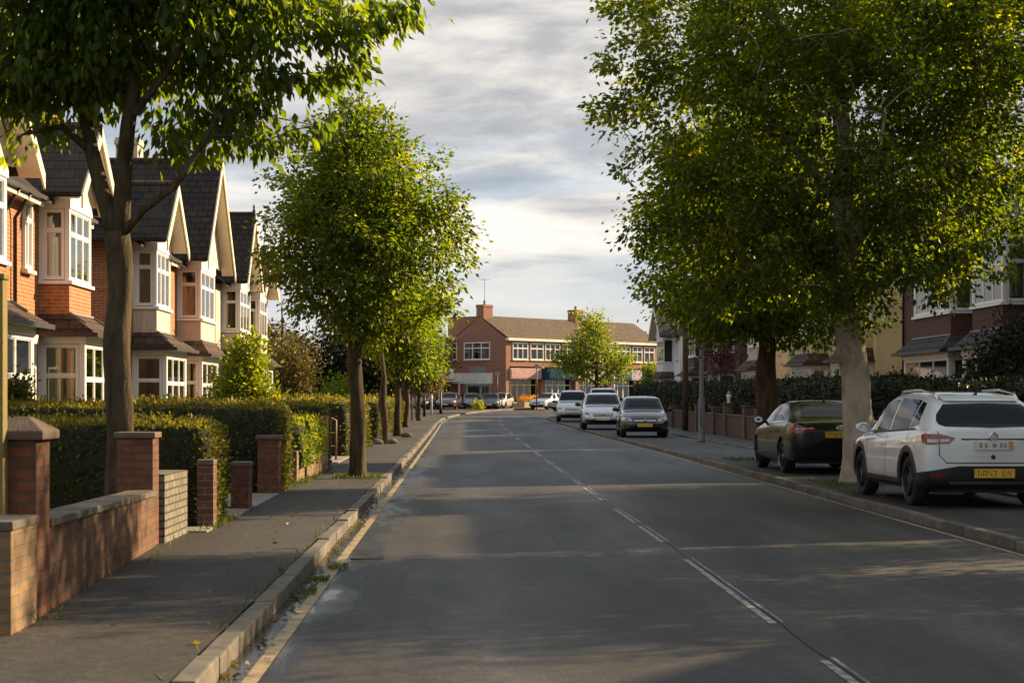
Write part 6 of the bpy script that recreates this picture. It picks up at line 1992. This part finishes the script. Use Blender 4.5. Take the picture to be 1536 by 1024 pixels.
            P('reflector', 'c_red', [(mir(rfl), 'rear')], .028)
            if fine:
                m2 = MB()
                m2.box(-.26, .26, -.078, -.066, .785, .9, 0)
                m2.box(.2, .255, -.0795, -.0785, .79, .895, 2)
                m2.lathe([(.03, 0), (.03, -.0015), (.018, -.002)], (0.01, -.0785, .845), 'y', 12, 3)
                for q in (-.19, -.12, .08, .13):
                    m2.box(q, q + .035, -.0795, -.0785, .81, .875, 3)
                m2.build('tailgate_plate', [M['c_plate_w'], M['c_lampdark'], M['c_amber'], M['c_ink_w']], root)
                m2 = MB()
                m2.lathe([(.012, 0), (.03, .006), (.03, .012), (.015, .016)], (0, -.064, .69), 'y', 10)
                m2.build('camera', M['c_trim'], root)
                P('spoiler', paintm, [([(-.5, top(.5) - .02), (.5, top(.5) - .02), (.54, top(.66) - .005), (-.54, top(.66) - .005)], 'rear')], .03)
            zc = .475
            yr = -.1
        else:
            P('boot_gap', 'c_trim', [([(-.55, zc - .16), (.55, zc - .16), (.55, zc - .148), (-.55, zc - .148)], 'rear'), ([(-.6, .9), (-.56, zc - .16), (-.548, zc - .16), (-.588, .9)], 'rear'), (mir([(-.6, .9), (-.56, zc - .16), (-.548, zc - .16), (-.588, .9)]), 'rear')], .006, root, False)
            P('bumper_trim', 'c_trim', [([(-.6, .3), (.6, .3), (.6, .42), (-.6, .42)], 'rear')], .012)
            if kind == 'sedan':
                zc = .75
        m2 = MB()
        m2.box(-.27, .27, yr - .012, yr, zc - .06, zc + .06, 0)
        plate_marks(m2, 0, yr - .013, zc, .52, .11, -.0015, seed, 1)
        m2.build('number_plate', [M[plate], M['c_ink']], root)
        m2 = MB()
        zb_ = {'suv': .955, 'tall': 1.0, 'sedan': .865, 'hatch': .82}[kind]
        yb_ = -.052
        m2.lathe([(.062, 0), (.062, -.012), (.05, -.016), (.05, 0)], (0, yb_, zb_), 'y', 20)
        m2.box(-.04, .04, yb_ - .012, yb_ - .004, zb_ - .008, zb_ + .008)
        m2.build('badge', M['c_chrome'], root)
    if front:
        fy = L + .05
        zf = belt(L - .25) - .1
        P('grille', 'c_trim', [([(-.38, zf - .1), (.38, zf - .1), (.43, zf + .02), (-.43, zf + .02)], 'front'), ([(-.55, .28), (.55, .28), (.6, .4), (-.6, .4)], 'front')], .01)
        P('grille_bar', 'c_chrome', [([(-.4, zf - .045), (.4, zf - .045), (.4, zf - .025), (-.4, zf - .025)], 'front')], .018)
        P('fog_light', 'c_lampdark', [([(.56, .33), (.7, .34), (.7, .43), (.56, .42)], 'front'), (mir([(.56, .33), (.7, .34), (.7, .43), (.56, .42)]), 'front')], .014)
        m2 = MB()
        zp = zf - .19
        m2.box(-.26, .26, fy + .012, fy + .024, zp - .055, zp + .055, 0)
        plate_marks(m2, 0, fy + .0245, zp, .5, .1, .0015, seed + 9, 1)
        m2.build('number_plate', [M[plate if not front or rear is False else 'c_plate_w'], M['c_ink']], root)
        m2 = MB()
        m2.lathe([(.055, 0), (.055, .014), (.043, .018), (.043, 0)], (0, fy - .005, zf - .035), 'y', 18)
        m2.build('badge', M['c_chrome'], root)
        P('wiper', 'c_trim', [([(-.5, top(y0) + .035), (-.02, top(y0) + .04), (-.02, top(y0) + .052), (-.5, top(y0) + .05)], 'front'), ([(.1, top(y0) + .035), (.58, top(y0) + .04), (.58, top(y0) + .052), (.1, top(y0) + .05)], 'front')], .016, root, False)
    # wheels, mirrors, rails, aerial
    for wy in sp['wheels']:
        for s in (-1, 1):
            wheel(root, s * (f(wy, 4) - .135), wy, rw, .215, rim, s, fine)
    if cladding:
        arcs = []
        for wy in sp['wheels']:
            ro, ri = rw + .135, rw + .057
            A = [(wy + ro * math.cos(a), rw + ro * math.sin(a)) for a in np.linspace(-.25, math.pi + .25, 16)]
            B = [(wy + ri * math.cos(a), rw + ri * math.sin(a)) for a in np.linspace(math.pi + .25, -.25, 16)]
            arcs.append(A + B)
        for side in ('left', 'right'):
            P('arch_trim', 'c_trim', [(a, side) for a in arcs] + [([(1.25, .24), (3.05, .24), (3.05, .36), (1.25, .36)], side)], .01)
    for s in (-1, 1):
        ym = fr - .2
        x0 = s * (f(ym, 4) * .9)
        zc_ = belt(ym) + .1
        m2 = MB()
        cx = s * (f(ym, 4) + .1)
        prof = [(.02, -.07), (.085, -.06), (.1, -.01), (.09, .05), (.05, .085), (.015, .1)]
        m2.lathe(prof, (cx, ym, zc_), 'y', 14)
        for i, v in enumerate(m2.v):
            m2.v[i] = (cx + (v[0] - cx) * 1.15, v[1], zc_ + (v[2] - zc_) * .78)
        m2.hexa([(x0, ym - .02, zc_ - .08), (cx, ym - .02, zc_ - .06), (cx, ym + .03, zc_ - .06), (x0, ym + .03, zc_ - .08), (x0, ym - .02, zc_ - .03), (cx, ym - .02, zc_ - .02), (cx, ym + .03, zc_ - .02), (x0, ym + .03, zc_ - .03)])
        mo = m2.build('mirror', M[paintm if kind == 'suv' else 'c_trim'], root, smooth=True)
        m2 = MB()
        m2.lathe([(.078, -.064), (.078, -.068), (.01, -.0685)], (cx, ym, zc_), 'y', 14)
        for i, v in enumerate(m2.v):
            m2.v[i] = (cx + (v[0] - cx) * 1.15, v[1], zc_ + (v[2] - zc_) * .78)
        m2.build('mirror_glass', M['c_chrome'], mo)
    if roof_rails:
        for s in (-1, 1):
            pts = [(s * .545, .6, top(.6) - .03), (s * .55, .8, top(.8) + .03), (s * .555, 1.4, top(1.4) + .035), (s * .57, 2.2, top(2.2) + .03), (s * .58, 2.45, top(2.45) - .03)]
            m2 = MB()
            m2.tube(pts, .02, 7)
            m2.build('roof_rail', M['c_chrome'], root, smooth=True, recalc=False)
    if fine:
        m2 = MB()
        ya = .75 if kind != 'sedan' else 1.35
        m2.tube([(0, ya, top(ya) - .005), (0, ya - .05, top(ya) + .03), (0, ya - .09, top(ya) + .09)], [.035, .02, .006], 7)
        m2.build('aerial', M['c_trim'], root, smooth=True, recalc=False)
    m2 = MB()
    m2.box(-.68, .68, .25, L - .25, .2, .3)
    m2.build('underbody', M['c_trim'], root)
    if scale != 1.0:
        root.scale = (scale,) * 3
    return root


def put(c, x, y, yaw=0.0, z=0.0):
    """rear centre (yaw 0, nose up the street) or the same with the car turned about its rear"""
    c.location = (x, y, z)
    c.rotation_euler = (0, 0, math.radians(yaw))


GC = 'cars parked half on the right pavement'
c = car('suv', 'white estate SUV with roof rails and red tail lights, nearest car on the right', 'car', 'p_white', 'c_rim_dark', True, 'c_plate_y', True, True, GC, True, True, 2, 0.975)
put(c, 6.85, 23.35, 1.5, 0.1)
c = car('sedan', 'black saloon with yellow rear plate half hidden by the pale tree trunk', 'car', 'p_black', 'c_rim', True, 'c_plate_y', True, True, GC, False, False, 5)
put(c, 6.98, 33.5, 1.0, 0.1)
fc = dict(group=GC)
c = car('hatch', 'dark navy hatchback facing the camera with a yellow front plate, first of the oncoming row', 'car', 'p_navy', 'c_rim', True, 'c_plate_y', True, False, GC, seed=7)
put(c, 6.62, 64.0 + 4.2, 177.5, 0.1 + gz(66))
c = car('hatch', 'silver hatchback with dark windscreen parked behind the navy hatchback', 'car', 'p_silver', 'c_rim', True, 'c_plate_w', True, False, GC, seed=8, scale=1.1)
put(c, 6.3, 78.3 + 4.62, 177.0, 0.1 + gz(80))
c = car('tall', 'silver-grey tall SUV at the far end of the oncoming row on the right', 'car', 'p_silver', 'c_rim', True, 'c_plate_w', True, False, GC, seed=9)
put(c, 6.3, 99.5 + 4.5, 176.0, 0.1 + gz(101))
c = car('tall', 'pale high-roofed van-like car showing only its roof behind the oncoming row', 'car', 'p_white', 'c_rim', False, 'c_plate_w', True, False, GC, seed=10, scale=1.08)
put(c, 8.6, 108 + 4.8, 178.0, 0.1 + gz(110))
GF = 'cars parked outside the parade'
proto = car('hatch', 'dark maroon hatchback facing the street outside the parade, beside the black post', 'car', 'p_maroon', 'c_rim', False, 'c_plate_w', True, False, GF, seed=12)
put(proto, -1.0, 152 + 4.2, 172, gz(153) + .117)


def recolour(o, a, b):
    for k in o.children:
        if k.type == 'MESH' and any(s.material == a for s in k.material_slots):
            k.data = k.data.copy()
            for i in range(len(k.data.materials)):
                if k.data.materials[i] == a:
                    k.data.materials[i] = b


for lab, pm, x, y, yaw in (('dark grey hatchback between the maroon and navy cars outside the parade', 'p_grey', 0.55, 155.5, 184), ('dark navy car facing the street at the right of the row outside the parade', 'p_navy', 2.45, 155.0, 176),
                           ('pale silver car half hidden behind the navy one outside the parade', 'p_silver', 3.75, 159.5, 165), ('black car at the left end outside the parade, behind the white bollard', 'p_black', -3.2, 152.0, 170),
                           ('small silver car by the shop fronts left of the oncoming row', 'p_silver', 8.4, 157.0, 150), ('dark blue car beyond the oncoming row, under the airy tree', 'p_navy', 12.4, 143.0, 120), ('grey car close behind the dark blue one under the airy tree', 'p_grey', 10.6, 146.0, 130)):
    d = copy_tree(proto)
    d['label'] = lab
    put(d, x, y + 4.2, yaw, gz(y) + .05)
    recolour(d, M['p_maroon'], M[pm])
# ------------------------------------------------------------------ street furniture
M['lamp_grey'] = simple('grey_painted_steel', (0.1, 0.11, 0.12), 0.5, 0.15, 2.0, dirt=(0.1, 0.1, 0.09))
M['lamp_glass'] = simple('lamp_lens', (0.5, 0.5, 0.48), 0.2, 0.1, 3.0)
M['black_post'] = simple('black_post_paint', (0.012, 0.011, 0.011), 0.5, 0.2, 3.0)
x, y = 7.6, 57.6
z = 0.1
r = thing('street_lamp', 'tall grey-blue steel street lamp on the right verge with its head in the leaves', 'street lamp', (x, y, z), 'street lamps')
mb = MB()
mb.lathe([(.13, 0), (.13, .05), (.105, .1), (.105, 1.35), (.075, 1.5), (.06, 4.0), (.05, 6.2)], (x, y, z), 'z', 14)
mb.build('post', M['lamp_grey'], r, smooth=True)
mb = MB(); mb.tube([(x, y, z + 6.15), (x - .1, y, z + 6.5), (x - .6, y, z + 6.75), (x - 1.2, y, z + 6.8)], [.04, .035, .03, .03], 8); mb.build('arm', M['lamp_grey'], r, smooth=True, recalc=False)
mb = MB(); mb.box(x - 1.75, x - 1.15, y - .11, y + .11, z + 6.75, z + 6.87); lh = mb.build('lamp_head', M['lamp_grey'], r, bevel=0.03)
mb = MB(); mb.box(x - 1.7, x - 1.25, y - .09, y + .09, z + 6.72, z + 6.748); mb.build('lens', M['lamp_glass'], lh)
mb = MB(); mb.box(x - .075, x + .075, y - .113, y - .1, z + .5, z + 1.1); mb.build('access_door', M['lamp_grey'], r, bevel=0.005)
x, y = 9.1, 74.0
r = thing('telegraph_pole', 'slim dark wooden telegraph pole left of the grey lamp post, top lost in leaves', 'pole', (x, y, .17), 'service poles')
mb = MB(); mb.tube([(x, y, .1), (x, y, 2), (x, y, 7.2)], [.13, .12, .09], 10); mb.build('pole', M['bark'], r, smooth=True, recalc=False)
mb = MB(); mb.box(x - .5, x + .5, y - .05, y + .05, 6.7, 6.8); mb.build('crossarm', M['bark'], r, bevel=.008)
mb = MB()
for k in (-.4, -.15, .15, .4):
    mb.lathe([(.03, 0), (.04, .05), (.02, .1)], (x + k, y, 6.801), 'z', 8)
mb.build('insulator', M['lamp_glass'], r)
# black post with finial on the left pavement at the bend
x, y = -1.68, 130.0
z = gz(y) + .117
r = thing('sign_post', 'slim black post with pointed finial on the left pavement at the bend', 'post', (x, y, z))
mb = MB(); mb.lathe([(.11, 0), (.11, .5), (.075, .6), (.065, 2.2)], (x, y, z), 'z', 12); mb.build('post', M['black_post'], r, smooth=True)
mb = MB(); mb.lathe([(.09, 2.201), (.1, 2.3), (.07, 2.4), (.09, 2.5), (.03, 2.75), (.005, 2.85)], (x, y, z), 'z', 12); mb.build('finial', M['black_post'], r, smooth=True)
# row of timber posts and white bollards along the far left verge
M['post_wood'] = simple('grey_timber', (0.16, 0.13, 0.09), 0.9, 0.3, 3.0)
for i, (x, y, h, w, mt, nm, lab) in enumerate((
        (-3.1, 97.0, 1.25, .1, 'post_wood', 'timber_post', 'timber post nearest the camera in the row before the parade cars'), (-3.0, 104.0, 1.35, .1, 'post_wood', 'timber_post', 'second timber post in the row before the parade cars'),
        (-2.95, 111.0, 1.35, .1, 'post_wood', 'timber_post', 'third timber post in the row, just left of the dark bollard'), (-2.6, 118.0, 1.3, .16, 'black_post', 'bollard', 'dark thick bollard between the timber posts and the white one'),
        (-2.25, 125.0, 1.45, .13, 'upvc', 'bollard', 'white bollard in front of the black car at the bend'))):
    z = gz(y) + .117
    r = thing(nm, lab, 'bollard' if nm == 'bollard' else 'post', (x, y, z), 'posts along the far left pavement')
    mb = MB(); mb.lathe([(w * .55, 0), (w * .5, h * .8), (w * .5, h * .93)], (x, y, z), 'z', 10); mb.build('shaft', M[mt], r, smooth=True)
    mb = MB(); mb.lathe([(w * .56, h * .931), (w * .56, h * .96), (w * .3, h), (.01, h * 1.01)], (x, y, z), 'z', 10); mb.build('cap', M[mt], r, smooth=True)
# slim poles outside the parade
for i, (px, y, h, mt, lab) in enumerate(((805, 156, 4.0, 'black_post', 'thin dark pole in front of the navy shop sign'), (874, 150, 3.2, 'rust_pipe', 'thin rusty pole rising above the silver-grey SUV roof'), (921, 140, 3.3, 'upvc', 'thin white pole under the right side of the airy tree'), (746, 160, 3.4, 'black_post', 'thin dark pole by the parade corner'))):
    p = pt(px, 600, y)
    z = gz(y)
    r = thing('thin_pole', lab, 'pole', (p.x, y, z), 'thin poles outside the parade')
    mb = MB(); mb.tube([(p.x, y, z - .05), (p.x, y, z + h)], .05, 8); mb.build('shaft', M[mt], r, smooth=True, recalc=False)
    mb = MB(); mb.lathe([(.1, 0), (.1, .06), (.06, .1)], (p.x, y, z + .0), 'z', 10); mb.build('base', M[mt], r)
    mb = MB(); mb.box(p.x - .22, p.x + .22, y - .07, y - .051, z + h - .35, z + h - .05); mb.build('sign_plate', M['lead'], r, bevel=.01)
# goods outside the shops: planters of orange flowers, red barrier
M['orange'] = leaf_mat('orange_flower', (0.35, 0.12, 0.02), (0.6, 0.25, 0.05), (0.75, 0.45, 0.14), 0.3)
M['crate'] = simple('pale_crate_wood', (0.45, 0.33, 0.18), 0.8, 0.2, 5.0)
for i, (u, lab) in enumerate(((1.2, 'pale crate heaped with orange flowers by the parade corner, leftmost'), (2.5, 'pale crate heaped with orange flowers below the yellow shop window, middle'), (3.8, 'pale crate heaped with orange flowers below the yellow shop window, rightmost'))):
    c = TP((1.2, u, 0))
    r = thing('flower_crate', lab, 'planter', c, 'flower crates outside the corner shop')
    mb = MB(); mb.hexa([TP(q) for q in ((0.8, u - .5, 0), (1.6, u - .5, 0), (1.6, u + .5, 0), (0.8, u + .5, 0), (0.7, u - .58, .75), (1.7, u - .58, .75), (1.7, u + .58, .75), (0.7, u + .58, .75))])
    mb.build('crate', M['crate'], r, bevel=.01)
    rng = np.random.default_rng(90 + i)
    P_ = np.array(c) + rng.normal(size=(260, 3)) * np.array([.36, .36, .13]) + np.array([0, 0, .95])
    V = leaf_arrays(P_, rng.normal(size=(260, 3)), .14 * np.ones(260), .7, .1, rng)
    leaf_mesh('flowers', V, rng.random(260), M['orange'], r)
M['red_paint'] = simple('red_barrier_paint', (0.3, 0.04, 0.035), 0.5, 0.2, 3.0)
for i, (u, lab) in enumerate(((6.0, 'red slatted barrier outside the navy-signed shop, left one'), (8.2, 'red slatted barrier outside the navy-signed shop, right one'))):
    r = thing('cafe_barrier', lab, 'barrier', TP((1.6, u, 0)), 'red barriers outside the shops')
    mb = MB()
    for k in range(4):
        mb.box(1.57, 1.61, u - .9, u + .9, .25 + .2 * k, .38 + .2 * k, 0, TP)
    mb.build('panel', M['red_paint'], r, bevel=.005)
    for s in (-.85, .85):
        mb = MB(); mb.box(1.612, 1.67, u + s - .03, u + s + .03, 0, 1.1, 0, TP); mb.box(1.45, 1.8, u + s - .028, u + s + .028, 0.001, .05, 0, TP); mb.build('leg', M['black_post'], r)

# the thin warm air of a low-sun afternoon
M_h, nt, out = new_mat('haze_air')
pv = N(nt, 'ShaderNodeVolumePrincipled', {'Color': (0.9, 0.88, 0.84, 1), 'Density': HAZE, 'Anisotropy': 0.3})
nt.links.new(pv.outputs[0], out.inputs['Volume'])
if HAZE > 0:
    mb = MB(); mb.box(-150, 150, -60, 290, -1.2, 14.5)
    o = mb.build('haze', M_h)
    o['kind'] = 'stuff'
